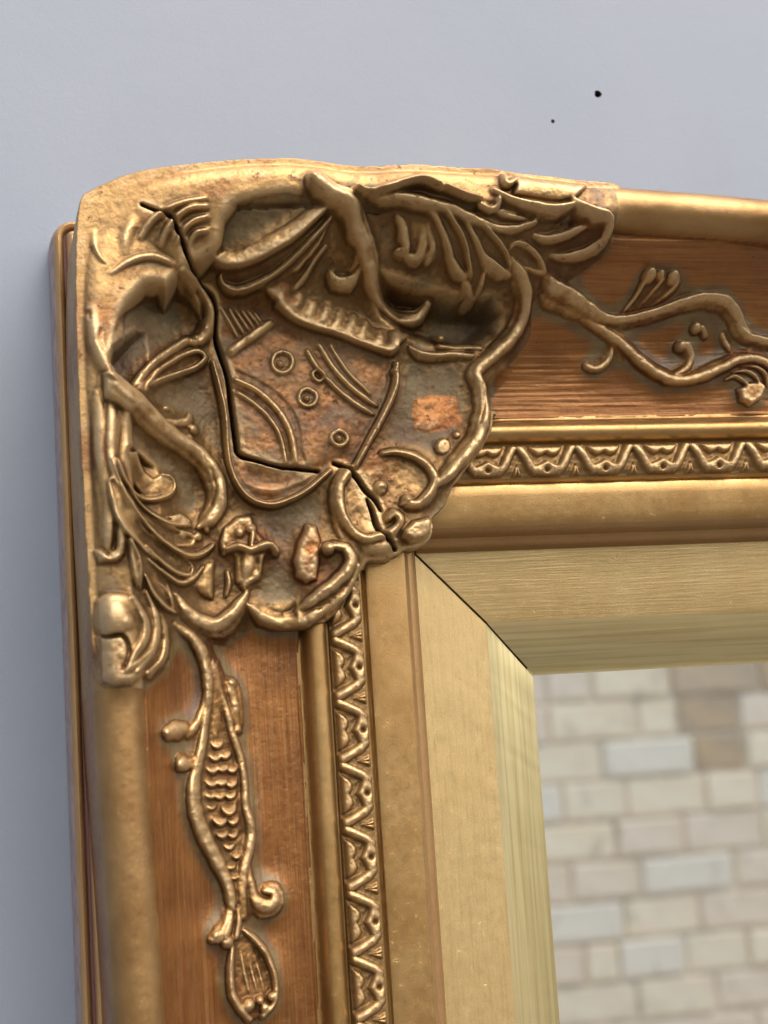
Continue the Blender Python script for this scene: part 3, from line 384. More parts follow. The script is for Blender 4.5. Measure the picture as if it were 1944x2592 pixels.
('corner','curl','k',[(-510.5,949,4.2,-12),(-488.7,940.2,4.2,-16),(-475.1,952.1,3.8,-12)]),
('corner','acanthus_leaf','p',25.3,50,[(-466.7,1083.8),(-412.1,1095.5),(-332,1084),(-242,1060.1),(-158,1034.2),(-117.4,1007.9),(-95.8,951.8),(-121.4,939.6),(-184,939.3),(-220.6,951.2),(-263.8,1006.8),(-295.2,1052),(-366.3,1068.2),(-433.6,1072.6)]),
('corner','acanthus_leaf','s',[(-499.6,1091.4,12.7,60),(-464.1,1080.3,18.6,80),(-416.6,1094.8,19.4,80),(-351.9,1112.6,18.6,76),(-303.9,1100.2,16.9,70),(-247.4,1083.8,14.3,60),(-198.4,1080.7,8.4,40)]),
('corner','acanthus_leaf','r',[(-469.9,1079.3,9.3,70),(-427,1078.6,11.8,92),(-379.6,1078.4,11.8,94),(-324,1068.6,11.8,94),(-264.1,1058.7,11.8,92),(-211.2,1041.6,11,88),(-162.5,1029.3,10.1,84),(-112.3,1025.5,9.3,78),(-58.9,1040.4,5.9,56)]),
('corner','acanthus_leaf','k',[(-297.7,1176.9,3.4,-14),(-298.7,1097.3,5.1,-22),(-248.5,1075,5.1,-22),(-198.7,1063.1,3.8,-14)]),
('corner','acanthus_leaf','k',[(-526.4,1182.6,3.4,-12),(-477.7,1185.7,5.1,-20),(-429.5,1174.3,5.9,-24),(-402.8,1153.4,4.2,-14),(-338,1192.8,3,-8)]),
('corner','acanthus_leaf','k',[(-337.4,1201.2,2.5,-8),(-279.4,1200.3,3.4,-12),(-239,1182.3,4.2,-16),(-246.9,1098.1,4.2,-16),(-190.7,1090.8,3.4,-12)]),
('corner','curl','r',[(-197.2,1070.3,7.6,64),(-173.5,1061.4,8.4,72),(-159.4,1066.7,7.6,70),(-158.7,1078.3,6.8,60)]),
('corner','acanthus_leaf','p',6.8,60,[(-183.4,1058.6),(-143.2,1065.2),(-114.3,1058.7),(-62,1042.1),(-103.1,1036),(-143.8,1043.4)]),
('corner','acanthus_leaf','k',[(-143.4,1057.3,2.5,-10),(-110.8,1051.5,3.4,-16),(-73.3,1046.9,2.5,-10)]),
('corner','acanthus_leaf','r',[(-414,1078.5,5.9,66),(-364.4,1068,8.4,80),(-317.9,1058.6,9.3,82),(-284.8,1028.7,9.3,80),(-262,997,9.3,76),(-244.2,969.9,10.1,74),(-220.4,947.3,11.8,72),(-204.5,943.1,9.3,62)]),
('corner','acanthus_leaf','e',[(-338.9,1066.9,14.8,77.7),(-287.6,1051.6,19,88.2),(-252.8,1023,21.1,88.2),(-226,993.2,21.1,84),(-211.6,966.3,21.1,79.8),(-196.3,941.1,19,73.5)]),
('corner','acanthus_leaf','g',[(-295.2,1052,5.1,50),(-263.8,1017.3,12.7,64),(-232.3,982.6,15.2,66),(-210,949.4,12.7,60)]),
('corner','acanthus_leaf','r',[(-265.1,1056.5,5.9,78),(-227.3,1028.4,7.6,84),(-198,996.8,8.4,80),(-171.2,969.7,10.1,78),(-135.6,949.6,11.8,78),(-98.7,939.5,8.4,60)]),
('corner','acanthus_leaf','e',[(-215.9,1046.9,12.7,73.5),(-175,1017.6,17.9,81.9),(-139.8,994.5,19,79.8),(-113,970.5,19,75.6),(-97.5,950.2,14.8,58.8)]),
('corner','acanthus_leaf','g',[(-201.3,1031,5.1,60),(-170.8,999.7,16.9,64),(-138.7,969.5,18.6,64),(-117.9,950.6,11,56)]),
('corner','acanthus_leaf','r',[(-205.6,938.5,8.4,54),(-186.1,918.3,12.7,64),(-172.4,900.1,11,58),(-180.9,896.1,7.6,44)]),
('corner','acanthus_leaf','r',[(-162.9,951.1,5.9,52),(-161.5,925.7,8.4,58),(-167.3,904.9,6.8,50)]),
('corner','leaf','p',6.8,46,[(-110.7,989.7),(-97.8,1003.4),(-77.8,1004.8),(-38,990.2),(-1.2,956),(-8.6,946.9),(-61.9,954.2),(-94.8,970.1)]),
('corner','leaf','r',[(-113.1,985.5,5.1,54),(-102.1,1001.2,5.9,66),(-77.2,999.7,6.3,68),(-41.1,983.6,6.8,68),(-7.7,956.1,5.9,62),(-8.8,945.7,5.5,56),(-50.6,950.4,5.9,56),(-83.2,959.7,5.9,56),(-105.8,977.1,5.1,54)]),
('corner','leaf','k',[(-90.5,991.3,6.8,-14),(-66.2,983.1,12.7,-24),(-35.4,969,9.3,-16)]),
('corner','lobe','r',[(-396.5,1061.5,5.9,34),(-373.4,1033.8,12.7,56),(-362.5,1003.2,14.3,66),(-361,983.8,12.7,70),(-376.9,983,8.4,50)]),
('corner','lobe','r',[(-339.9,1055.6,5.1,34),(-331,1021.4,11.8,60),(-327.9,991.8,14.3,72),(-334.3,973.9,13.5,72),(-351.7,977,9.3,54)]),
('corner','lobe','r',[(-319.2,1055.5,5.1,50),(-309.9,1020.7,9.3,64),(-296.4,995,11,70),(-296.9,978.7,11,70),(-313.5,969.8,9.3,56)]),
('corner','lobe','d',[(-301.7,969.6,11,58)]),
('corner','scroll','r',[(21.1,1080.5,8.4,44),(42,1056.9,12.7,80),(75.6,1041.1,15.2,96),(111.2,1029.3,15.2,98),(112.9,1005.8,14.3,92),(96.4,993.5,12.7,84),(70.1,984,11,74),(34.5,979.5,8.4,58),(1.1,983.1,5.1,36)]),
('corner','leaf','r',[(-50.8,1017.1,5.9,44),(-23.8,1010.6,8.4,66),(21.1,1016.1,9.3,70),(64.9,1031.6,8.4,64),(78.5,1036.7,5.1,44)]),
('corner','leaf_bud','p',8.4,40,[(-92.1,1185.8),(-32,1191.3),(23.6,1188.2),(83.5,1180.9),(112.2,1160),(31.2,1082.3),(-13.4,1074.9),(-70.5,1081.9),(-121.1,1091)]),
('corner','leaf_bud','d',[(-18.7,1176,16.9,50)]),
('corner','acanthus_leaf','r',[(-164.9,1098.6,6.8,40),(-130.6,1077.9,8.4,56),(-74.6,1061.1,11,66),(-17.4,1056.2,11,66),(31.9,1066.2,8.4,54)]),
('corner','acanthus_leaf','r',[(-117.3,1189.5,5.9,40),(-134.8,1117.2,6.8,50),(-74.1,1163.3,5.9,46),(-37.3,1158.9,5.1,34)]),
('top','stem','r',[(1,931.2,15.2,44),(25.8,913,19.4,66),(63.6,900.1,18.6,66),(113.1,881.1,16.9,60),(167.2,857.4,14.3,56),(217.8,852.8,11.8,52),(283,863.9,11,50),(337.4,877.7,11,52),(384.8,891.1,11.8,60),(436.1,897.7,12.7,62),(487.8,891.6,13.5,62),(525,867.5,13.5,60),(551.7,831,13.5,58),(590.9,810.5,12.7,54),(644.5,803.2,11.8,50),(691.7,813.7,10.1,46)]),
('top','stem','r',[(136.6,858.6,8.4,40),(189.9,832.7,11.8,52),(240.7,801.6,12.2,56),(290.5,761.1,12.7,60),(334.8,733.9,13.1,62),(378.9,718.7,13.5,64),(439,726,13.1,62),(503.6,749.2,12.7,62),(550.1,767.7,12.2,60),(597.2,769.9,11.8,58),(636.4,756,11,54),(676.6,723.7,9.3,46)]),
('top','stem','k',[(550.5,842.3,3.4,-8),(581,827.1,4.2,-12),(626.4,830.8,3.4,-10)]),
('top','tendril','r',[(374.9,729.6,9.3,50),(405.7,747.2,10.1,54),(416.6,773.6,11,54),(403.3,795.1,12.7,56)]),
('top','berry','d',[(391.9,798,16.9,62)]),
('top','berry','d',[(430.7,840.9,16,46)]),
('top','tendril','r',[(446,839,7.6,36),(460.8,825.7,5.9,26)]),
('top','tendril','r',[(511.4,825.6,6.8,26),(525.3,800.7,7.6,34),(538.4,777.8,5.9,28)]),
('top','pod','p',11,30,[(220.8,872.8),(249.8,913.7),(256.8,948.7),(275.6,961),(317.9,955.1),(351.8,958.3),(369,939.9),(359.9,917.3),(331.5,893.7),(275,869.3)]),
('top','pod','r',[(225.2,872.8,5.9,30),(251,907.5,8.4,46),(260.9,935.1,10.1,54),(265.7,948.3,8.4,50)]),
('top','pod','r',[(256,874.6,4.2,30),(288.7,914.2,7.6,46),(308,938.5,9.3,54)]),
('top','pod','r',[(277.9,876.4,4.2,30),(323.5,904.7,8.4,44),(347.7,929.5,10.1,52),(348.1,942.8,8.4,48)]),
('top','pod','k',[(246.5,885.4,2.5,-8),(275.5,922.2,3.4,-14),(289.1,944.4,3,-10)]),
('top','berry','d',[(269.3,944.8,19.4,70)]),
('top','berry','d',[(297.7,946.3,13.5,62)]),
('top','berry','d',[(333.2,940.8,19.4,68)]),
('top','tendril','r',[(193.6,825.9,5.9,28),(205.7,794.1,7.6,34),(194.4,765.8,9.3,38),(167.3,751.4,10.1,40),(148,757.5,8.4,30)]),
('top','tendril','r',[(208.7,814.9,5.1,26),(222.1,790.5,5.9,32),(237.2,772.5,4.2,22)]),
('top','shell_leaf','r',[(522.3,718.7,5.1,34),(545.9,724.7,6.8,46),(571.4,706.8,6.8,50),(590.9,686.2,5.9,44)]),
('top','shell_leaf','r',[(536.8,735.4,5.1,34),(572.6,736.4,6.8,50),(598.6,722.8,6.8,54),(609.2,702.5,5.9,48)]),
('top','shell_leaf','r',[(559.4,747.4,5.1,36),(600.6,746.6,6.8,50),(627.5,727.2,6.8,52),(633.3,702.7,5.9,46)]),
('top','shell_leaf','p',11,50,[(547.4,694.2),(585.6,710.9),(618.2,710.6),(631.1,693.3),(614.4,663.2),(580,646.1),(553.7,659.6)]),
('top','shell_leaf','p',11,40,[(695,806.9),(739.9,822.4),(790.6,798.6),(798,745),(744.6,711.3),(698.2,733.1)]),
('left','stem','r',[(-922.7,142.3,10.9,40),(-881.1,114.5,15.4,58),(-857.1,70.2,16.3,62),(-849.1,13.8,14.5,62),(-856.4,-46.1,11.8,58),(-868.5,-105.5,11.3,58),(-885.7,-168,12.7,62),(-897.9,-222,15.4,66),(-892.7,-280.7,18.1,70),(-869.5,-341.1,18.1,70),(-843.5,-394.5,16.3,66),(-826.2,-439.4,14.5,64),(-819.4,-483.2,13.6,60)]),
('left','pendant_body','p',15.4,24,[(-836.1,11.2),(-814.9,-46.2),(-796.5,-111.9),(-779.2,-193.9),(-777.2,-274.6),(-772,-335.2),(-786.5,-401.7),(-803,-463.3),(-816,-461.9),(-838.9,-400.4),(-866.6,-342.5),(-889.8,-277.6),(-891,-218.6),(-873.8,-148.4),(-855.6,-61.1)]),
('left','stem','r',[(-839.1,10.1,9,50),(-820.4,-43,10.9,54),(-806,-104,9.9,52),(-789.6,-161.2,9.9,52),(-781.9,-213.9,9,54),(-783.8,-265.8,9.9,56),(-775.2,-310.3,11.3,60),(-776.6,-353.8,12.7,62),(-796,-407.3,13.1,62),(-803.1,-457.6,13.6,62),(-802.4,-509.1,10.9,50)]),
('left','stem','r',[(-837.8,50.2,11.8,58),(-829.2,-2.4,15.4,54),(-831.4,-50.6,18.1,50),(-837.5,-94.4,18.1,44)]),
('left','fish_scale','f',[(-841.4,-118.7,19.4,66)]),
('left','fish_scale','f',[(-847.3,-146.3,19.4,66)]),
('left','fish_scale','f',[(-823,-143.6,19.4,66)]),
('left','fish_scale','f',[(-855.4,-173.6,19.4,66)]),
('left','fish_scale','f',[(-831.4,-171,19.4,69)]),
('left','fish_scale','f',[(-807.3,-176.4,18.1,66)]),
('left','fish_scale','f',[(-859.6,-203,19.4,69)]),
('left','fish_scale','f',[(-835.7,-202.5,19.4,72)]),
('left','fish_scale','f',[(-811.6,-208,19.4,69)]),
('left','fish_scale','f',[(-863.3,-230.3,18.1,69)]),
('left','fish_scale','f',[(-842.1,-231.8,19.4,75)]),
('left','fish_scale','f',[(-815.6,-233.6,19.4,72)]),
('left','fish_scale','f',[(-862.2,-255.9,17.2,66)]),
('left','fish_scale','f',[(-822.3,-264.6,23.1,95)]),
('left','fish_scale','f',[(-845.2,-286.3,23.1,95)]),
('left','fish_scale','f',[(-813,-291.1,19.4,78)]),
('left','fish_scale','f',[(-841,-318.2,19.4,81)]),
('left','fish_scale','f',[(-814.1,-322.7,17.2,72)]),
('left','fish_scale','f',[(-823.8,-347.5,17.2,69)]),
('left','fish_scale','f',[(-807.7,-370.6,15.8,69)]),
('left','fish_scale','f',[(-821.6,-392.9,14.9,66)]),
('left','fish_scale','f',[(-814.3,-417.1,13.6,66)]),
('left','berry','r',[(-957.3,-98,19.9,56),(-940.1,-94,25.3,66),(-921.1,-92.7,19.9,56)]),
('left','tendril','r',[(-854.6,-1.4,8.1,44),(-864.1,-41.6,9.9,50),(-881.9,-81,10.9,50),(-904.8,-103.9,11.8,44)]),
('left','tendril','r',[(-868.7,-105.1,7.2,40),(-882.2,-136.4,9,46),(-904,-159,11.8,50),(-927.1,-165.7,15.4,54)]),
('left','berry','d',[(-928,-167.7,19.9,62)]),
('left','berry','d',[(-905.3,-172.7,13.6,56)]),
('left','leaf','r',[(-812.7,14.4,9,34),(-797.3,1.2,13.6,46),(-790.3,-31.6,13.6,46),(-787.8,-68.2,11.8,44),(-786.2,-96.5,9.9,36)]),
('left','leaf','d',[(-797.5,9.1,13.6,52)]),
('left','leaf','d',[(-791.3,-39.9,12.7,50)]),
('left','leaf','d',[(-788.5,-96.6,12.7,44)]),
('left','tendril','r',[(-785.2,-405,9,46),(-780.5,-452.4,11.8,56),(-768.5,-490.7,14.5,62),(-742.3,-504.9,16.3,66),(-718.3,-489.5,15.4,66),(-720.5,-465.7,12.7,62),(-740.2,-460.3,9.9,54)]),
('left','tendril','r',[(-772.5,-437.7,5.4,50),(-762.3,-470,6.3,56),(-742.4,-483.5,6.3,60),(-726.7,-477.3,5.4,56)]),
('left','leaf','p',11.8,34,[(-801.7,-494.4),(-780.2,-496.8),(-772.6,-513.4),(-786.5,-531.5),(-803.5,-525.6)]),
('left','knot','r',[(-833.6,-489.9,7.2,48),(-843.4,-522.9,9.9,60),(-860.3,-547.3,13.6,62),(-870.1,-550.5,10.9,50)]),
('left','knot','r',[(-823,-491.1,6.3,50),(-828.8,-524.6,8.1,64),(-839.2,-550.1,10.9,66)]),
('left','knot','r',[(-812.2,-492.4,6.3,50),(-813.5,-526.6,8.1,62),(-821,-553.1,8.1,58)]),
('left','knot','d',[(-839.7,-563.6,19,64)]),
('left','knot','d',[(-864.7,-546.7,15.4,62)]),
('left','pod','p',11.8,30,[(-822.9,-570.2),(-791.2,-546.9),(-770.5,-561.1),(-742.7,-595.6),(-723.9,-637),(-723.1,-695.9),(-746.5,-735.9),(-785.4,-746.1),(-818.6,-725.6),(-838.4,-691.5),(-844.3,-640.6)]),
('left','pod_rim','r',[(-827.1,-572.4,8.1,46),(-832.9,-605.3,10.9,60),(-836.3,-642.9,11.8,64),(-833.3,-681.6,12.7,64),(-813.5,-715.6,13.6,62),(-796.3,-738.4,11.8,52)]),
('left','pod_rim','r',[(-797.2,-545.3,7.2,44),(-770.2,-571.1,10.9,56),(-747.2,-608.7,11.3,58),(-733.3,-645.4,9.9,58),(-730.6,-680.6,9.9,60),(-736,-711.4,9.9,56),(-762.4,-735.3,10.9,54)]),
('left','pod','r',[(-807.7,-591.1,4.5,38),(-802.2,-634.1,6.3,44),(-791.8,-686.2,5.4,40)]),
('left','pod','r',[(-788.6,-601.5,4.5,36),(-783,-640.7,5.9,42),(-772.5,-685,5.4,40)]),
('left','pod','r',[(-775.6,-603.3,3.6,34),(-765.8,-643.1,5.4,40),(-757.2,-683.3,5,38)]),
('left','pod','k',[(-769,-592.1,9,-10),(-757.4,-613,11.8,-18),(-750.3,-637.3,8.1,-10)]),
('left','berry','d',[(-797.1,-707.5,18.1,72)]),
('left','berry','d',[(-769.9,-700.7,12.7,62)]),
('left','berry','d',[(-740.4,-696.5,12.7,64)]),
('left','berry','d',[(-757.8,-720.1,15.4,58)]),
('corner','crack','k',[(-979.3,1064.6,2.5,-30),(-942.9,1048.3,3.8,-60),(-917.1,1036.9,4.2,-70),(-898.5,1003.2,4.6,-70),(-888,979.8,5.1,-70),(-873,946.7,5.1,-70),(-840.4,926.4,4.6,-70),(-807.4,902.1,5.1,-80),(-796.9,873.3,5.1,-80)]),
('corner','crack','k',[(-797.6,872.9,5.1,-80),(-798.5,821.7,5.9,-80),(-786.2,775,7.6,-80),(-773.1,722.7,7.2,-80),(-767,650.6,6.8,-80),(-759.8,563,7.6,-80),(-755.1,539.1,6.8,-70),(-720.7,522.6,5.5,-60),(-666.3,505.5,5.1,-60),(-618.9,500.5,3.4,-50),(-568.3,493.3,2.1,-30)]),
('corner','crack','k',[(-530.1,512.5,3.8,-40),(-502.6,499.9,6.3,-80),(-476,473.2,7.6,-90),(-457.6,444.7,7.6,-90),(-434.8,420.1,5.9,-80),(-424.2,395.8,3,-30)]),
('corner','crack','k',[(-454.9,422.7,3,-30),(-444.8,392.4,6.8,-80),(-435.2,352.2,7.6,-90),(-416.6,327.8,7.2,-90),(-393.9,303.1,6.3,-90)])]

X_END, Y_END = 800.0, -1100.0              # rails are built a little past the picture's edge

# ------------------------------------------------------------------ setting
def wall_with_holes():
    import bmesh
    bm = bmesh.new(); W0 = (-5.2, 7.2, -EYE, .34); z = -60*S
    edges = []
    vs = [bm.verts.new((a, b, z)) for a, b in ((W0[0], W0[2]), (W0[1], W0[2]), (W0[1], W0[3]), (W0[0], W0[3]))]
    edges += [bm.edges.new((vs[i], vs[(i+1) % 4])) for i in range(4)]
    for cx, cy, r, dp in ((341, 1584, 10.5, 140), (203, 1501, 5.5, 90)):
        ring = [bm.verts.new(((cx+r*(1+.12*math.sin(3*t+cx))*math.cos(t))*S, (cy+r*math.sin(t))*S, z)) for t in np.linspace(0, 2*math.pi, 19)[:-1]]
        low = [bm.verts.new((v.co.x*.4+cx*S*.6, v.co.y*.4+cy*S*.6, z-dp*S)) for v in ring]
        edges += [bm.edges.new((ring[i], ring[(i+1) % 18])) for i in range(18)]
        for i in range(18): bm.faces.new((ring[i], ring[(i+1) % 18], low[(i+1) % 18], low[i])).material_index = 1
        bm.faces.new(low).material_index = 1
    bmesh.ops.triangle_fill(bm, edges=edges, use_beauty=True)
    back = [bm.verts.new((a, b, z-.12)) for a, b in ((W0[0], W0[2]), (W0[1], W0[2]), (W0[1], W0[3]), (W0[0], W0[3]))]
    bm.faces.new(back)
    for i in range(4): bm.faces.new((vs[i], vs[(i+1) % 4], back[(i+1) % 4], back[i]))
    bmesh.ops.recalc_face_normals(bm, faces=bm.faces)
    me = bpy.data.meshes.new('painted_wall'); bm.to_mesh(me); bm.free(); return me
wall = link('painted_wall', wall_with_holes(), None, (M_WALL, M_DARK)); wall.matrix_world = ROOT_M
wall['label'] = 'smooth blue grey painted wall behind the frame, with two small dark holes'; wall['category'] = 'wall'

def box_mesh(name, lo, hi, bev=0.0):
    (x0, y0, z0), (x1, y1, z1) = lo, hi; b = bev
    V = [(x0, y0, z0), (x1, y0, z0), (x1, y1, z0), (x0, y1, z0), (x0, y0, z1-b), (x1, y0, z1-b), (x1, y1, z1-b), (x0, y1, z1-b),
         (x0+b, y0+b, z1), (x1-b, y0+b, z1), (x1-b, y1-b, z1), (x0+b, y1-b, z1)]
    F = [(3, 2, 1, 0), (0, 1, 5, 4), (1, 2, 6, 5), (2, 3, 7, 6), (3, 0, 4, 7), (4, 5, 9, 8), (5, 6, 10, 9), (6, 7, 11, 10), (7, 4, 8, 11), (8, 9, 10, 11)]
    me = bpy.data.meshes.new(name); me.from_pydata(V, [], F); me.update(); return me
gm = bpy.data.meshes.new('ground'); gm.from_pydata([(-60, -60, 0), (60, -60, 0), (60, 60, 0), (-60, 60, 0)], [], [(0, 1, 2, 3)])
ground = link('ground', gm, None, (M_GROUND,)); ground['kind'] = 'structure'

# the whitewashed brick wall across the yard, seen in the mirror; it faces the painted wall
BRY = -2.6
brick_wall = link('brick_wall', box_mesh('brick_wall', (-5.2, BRY-.22, 0), (7.2, BRY-.006, 2.3)), None, (M_MORTAR,))
brick_wall['label'] = 'whitewashed brick wall reflected in the mirror, one patch bare and tan'; brick_wall['category'] = 'wall'
PITCH = .0742; Y_REF = EYE-.0124
KNOWN = {0: [9069, 10001, 11607], -1: [9060, 10876, 11719, 12984], -2: [8032, 10082, 11974, 13052], -3: [9235, 10518, 13234], -4: [8124, 10234, 11641, 13263],
         -5: [9276, 10658, 12582], -6: [8173, 10268, 11810, 13722], -7: [9430, 10097, 11450, 12720], -8: [8231, 10420, 11991, 13932]}
rb = random.Random(5); far_V, far_F = [], []; n_near = 0
brick_cache = {}
for row in range(-23, 8):
    z0 = Y_REF+(row+1)*PITCH; z1 = z0+PITCH
    if z0 < 0.01: continue
    js = [-5.2]
    known = [v*S for v in KNOWN.get(row, [])]
    while js[-1] < 7.0:
        nx = js[-1]+rb.choice((.165, .175, .19, .22, .235))
        if known and nx > known[0]-.07: nx = known.pop(0)
        js.append(nx)
    for a, b in zip(js, js[1:]):
        cx = (a+b)/2; g = .003+rb.random()*.003
        near = .55 < cx < 1.75 and EYE-.85 < z0 < EYE+.45
        dx = rb.uniform(-.003, .003)
        key = (round((b-a)/.004), rb.randrange(3))
        if near:
            if key not in brick_cache:
                w = key[0]*.004/2-g; h = PITCH/2-g
                brick_cache[key] = box_mesh('brick', (-w, -h, 0), (w, h, .007+.002*key[1]), .0035)
                brick_cache[key].materials.append(M_BRICK[0])
            o = bpy.data.objects.new('brick', brick_cache[key]); COL.objects.link(o); o.parent = brick_wall
            o.matrix_local = Matrix.Translation((cx, BRY-.006, (z0+z1)/2)) @ Matrix.Rotation(math.radians(-90), 4, 'X') @ Matrix.Rotation(rb.uniform(-.012, .012), 4, 'Z')
            tan = (row in (0, 1, 2) and cx > 1.16) or (row == -1 and 1.17 < cx < 1.24) or (row == -2 and 1.197 < cx < 1.30)
            i = 3 if tan else rb.choices((0, 1, 2), (5, 3, .5))[0]
            if row == -5 and 1.06 < cx < 1.26 or row == -7 and 1.0 < cx < 1.15: i = 2
            o.material_slots[0].link = 'OBJECT'; o.material_slots[0].material = M_BRICK[i]; n_near += 1
            if tan: o['label'] = 'bare tan brick without whitewash'
        else:
            w = (b-a)/2-g; h = PITCH/2-g; n0 = len(far_V); e = .006; t = .02
            for (sx, sz, yy, q) in ((-1, -1, 0, 0), (1, -1, 0, 0), (1, 1, 0, 0), (-1, 1, 0, 0), (-1, -1, t, e), (1, -1, t, e), (1, 1, t, e), (-1, 1, t, e)):
                far_V.append((cx+sx*(w-q), BRY-.006+yy, (z0+z1)/2+sz*(h-q)))
            far_F += [tuple(n0+i for i in f) for f in ((0, 1, 5, 4), (1, 2, 6, 5), (2, 3, 7, 6), (3, 0, 4, 7), (4, 5, 6, 7))]
fm = bpy.data.meshes.new('brickwork'); fm.from_pydata(far_V, [], far_F); fm.update()
fo = link('brickwork', fm, brick_wall, (M_BRICK[0],)); fo['kind'] = 'stuff'

# ------------------------------------------------------------------ the framed mirror
root = bpy.data.objects.new('framed_mirror', None); COL.objects.link(root); root.matrix_world = ROOT_M
root['label'] = 'ornate gilt framed wall mirror with carved scrolls and a cracked upper left corner'; root['category'] = 'mirror'

def sweep(name, prof_pts, side, mat, parent, gap=4.0, cap=False, step=18.0, jit=.5, start=None):
    """a moulding strip swept along the top or the side rail and mitred at the corner"""
    P = np.array(prof_pts, float); n = len(P); L = (X_END if side == 'top' else -Y_END)
    k = int((L+1200)/step); t = np.linspace(0, 1, k)[:, None]
    d = P[None, :, 0]; gap = gap*(1+.45*np.sin(d*.031)*np.sin(d*.11+1)); s0 = -d+gap if side == 'top' else d-gap          # top: X runs -d..X_END; side: Y runs d..Y_END
    if side == 'top': A = s0+(X_END-s0)*t
    else: A = s0+(Y_END-s0)*t
    dd = np.broadcast_to(d, A.shape).copy(); zz = np.broadcast_to(P[None, :, 1], A.shape).copy()
    nz = value_noise(A, dd*2, 90, 11+n)*jit*2+value_noise(A, dd*3, 22, 5)*jit
    zz[1:] += nz[1:]
    V = np.stack([A, dd, zz], -1) if side == 'top' else np.stack([-dd, A, zz], -1)
    uv = np.stack([A*S, dd*S], -1).reshape(-1, 2); V = (V*S).reshape(-1, 3)
    i = np.arange(k-1)[:, None]*n+np.arange(n-1)[None, :]
    Q = np.stack([i, i+n, i+n+1, i+1], -1).reshape(-1, 4)
    if side == 'top': Q = Q
    else: Q = Q[:, ::-1]
    if cap:                                                          # the cut face of the mitre
        m0 = len(V); low = V[:n].copy(); low[:, 2] = -55*S; V = np.concatenate([V, V[:n], low]); uv = np.concatenate([uv, uv[:n], uv[:n]])
        j = np.arange(n-1); Qc = np.stack([m0+j, m0+j+1, m0+n+j+1, m0+n+j], -1)
        Q = np.concatenate([Q, Qc if side == 'top' else Qc[:, ::-1]])
    me = mesh_np(name, V, Q, uv=uv, sharp=38)
    return link(name, me, parent, (mat,))
def sub(a, b):
    return [p for p in PROF if a <= p[0] <= b]
NAMES = [('sight_bevel', sub(-2, 131), M_BEVEL, True), ('ogee_step', sub(308, 358), M_STEP, True), ('flat_band', sub(358, 464), M_BAND, False),
         ('leaf_strip', sub(464, 560), M_BAND, False), ('bead', sub(560, 632), M_BAND, False)]
rails = {}
for side in ('top', 'side'):
    r = sweep('%s_rail' % side, sub(131, 308), side, M_SLIP, root, cap=True); rails[side] = r
    r['label'] = 'top rail of the frame' if side == 'top' else 'left rail of the frame'
    for nm, pp, mt, cp in NAMES: sweep(nm, pp, side, mt, r, cap=cp)

# mirror glass in the rebate
gl = link('mirror_glass', box_mesh('mirror_glass', (-14*S, Y_END*S, -40*S), (X_END*S, 14*S, -7*S)), root, (M_MIRROR,))
gl['label'] = 'silvered mirror pane reflecting pale bricks'

# back ledge: low double bead outside the roll, rounded at the corner
def ledge():
    pp = [(1100, 96), (1106, 106), (1112, 108), (1118, 104), (1123, 90), (1125, 66), (1130, 64), (1133, 74), (1137, 84), (1143, 86), (1149, 80), (1154, 66), (1158, 44), (1160, 20), (1161, -10), (1161, -58)]
    c0 = 1108.0; pth = []
    for y in np.linspace(Y_END, c0, 70): pth.append((0, y, 0))
    for a in np.linspace(0, math.pi/2, 16)[1:-1]: pth.append((1, a, 0))
    for x in np.linspace(-c0, X_END, 70): pth.append((2, x, 0))
    V, uv = [], []
    for kk, t, _ in pth:
        for d, z in pp:
            r = d-c0
            if kk == 0: V.append((-d*S, t*S, z*S))
            elif kk == 1: V.append(((-c0-r*math.cos(t))*S, (c0+r*math.sin(t))*S, z*S))
            else: V.append((t*S, d*S, z*S))
            uv.append((len(V)/len(pp)*.0018, d*S))
    n = len(pp); k = len(pth); i = np.arange(k-1)[:, None]*n+np.arange(n-1)[None, :]
    Q = np.stack([i, i+1, i+n+1, i+n], -1).reshape(-1, 4)[:, ::-1]
    me = mesh_np('back_ledge', V, Q, uv=uv, sharp=50); col_ = np.tile(np.arange(n-1), k-1)
    me.polygons.foreach_set('material_index', np.where((col_ >= 4) & (col_ <= 5), 1, np.where(col_ >= 11, 2, 0)).astype(np.int32)); me.update()
    return me
k = NT('purple_quirk'); k.set(Base_Color=srgb(112, 80, 78), Roughness=.6); M_QUIRK = k.m
k = NT('grey_purple_edge'); o = k.coord(); k.set(Base_Color=k.mix(k.ramp(k.noise(o, 300, 4), .35, .7), srgb(140, 126, 128), srgb(112, 96, 94)), Metallic=.3, Roughness=.5); M_EDGE = k.m
link('back_ledge', ledge(), root, (M_LEDGE, M_QUIRK, M_EDGE))

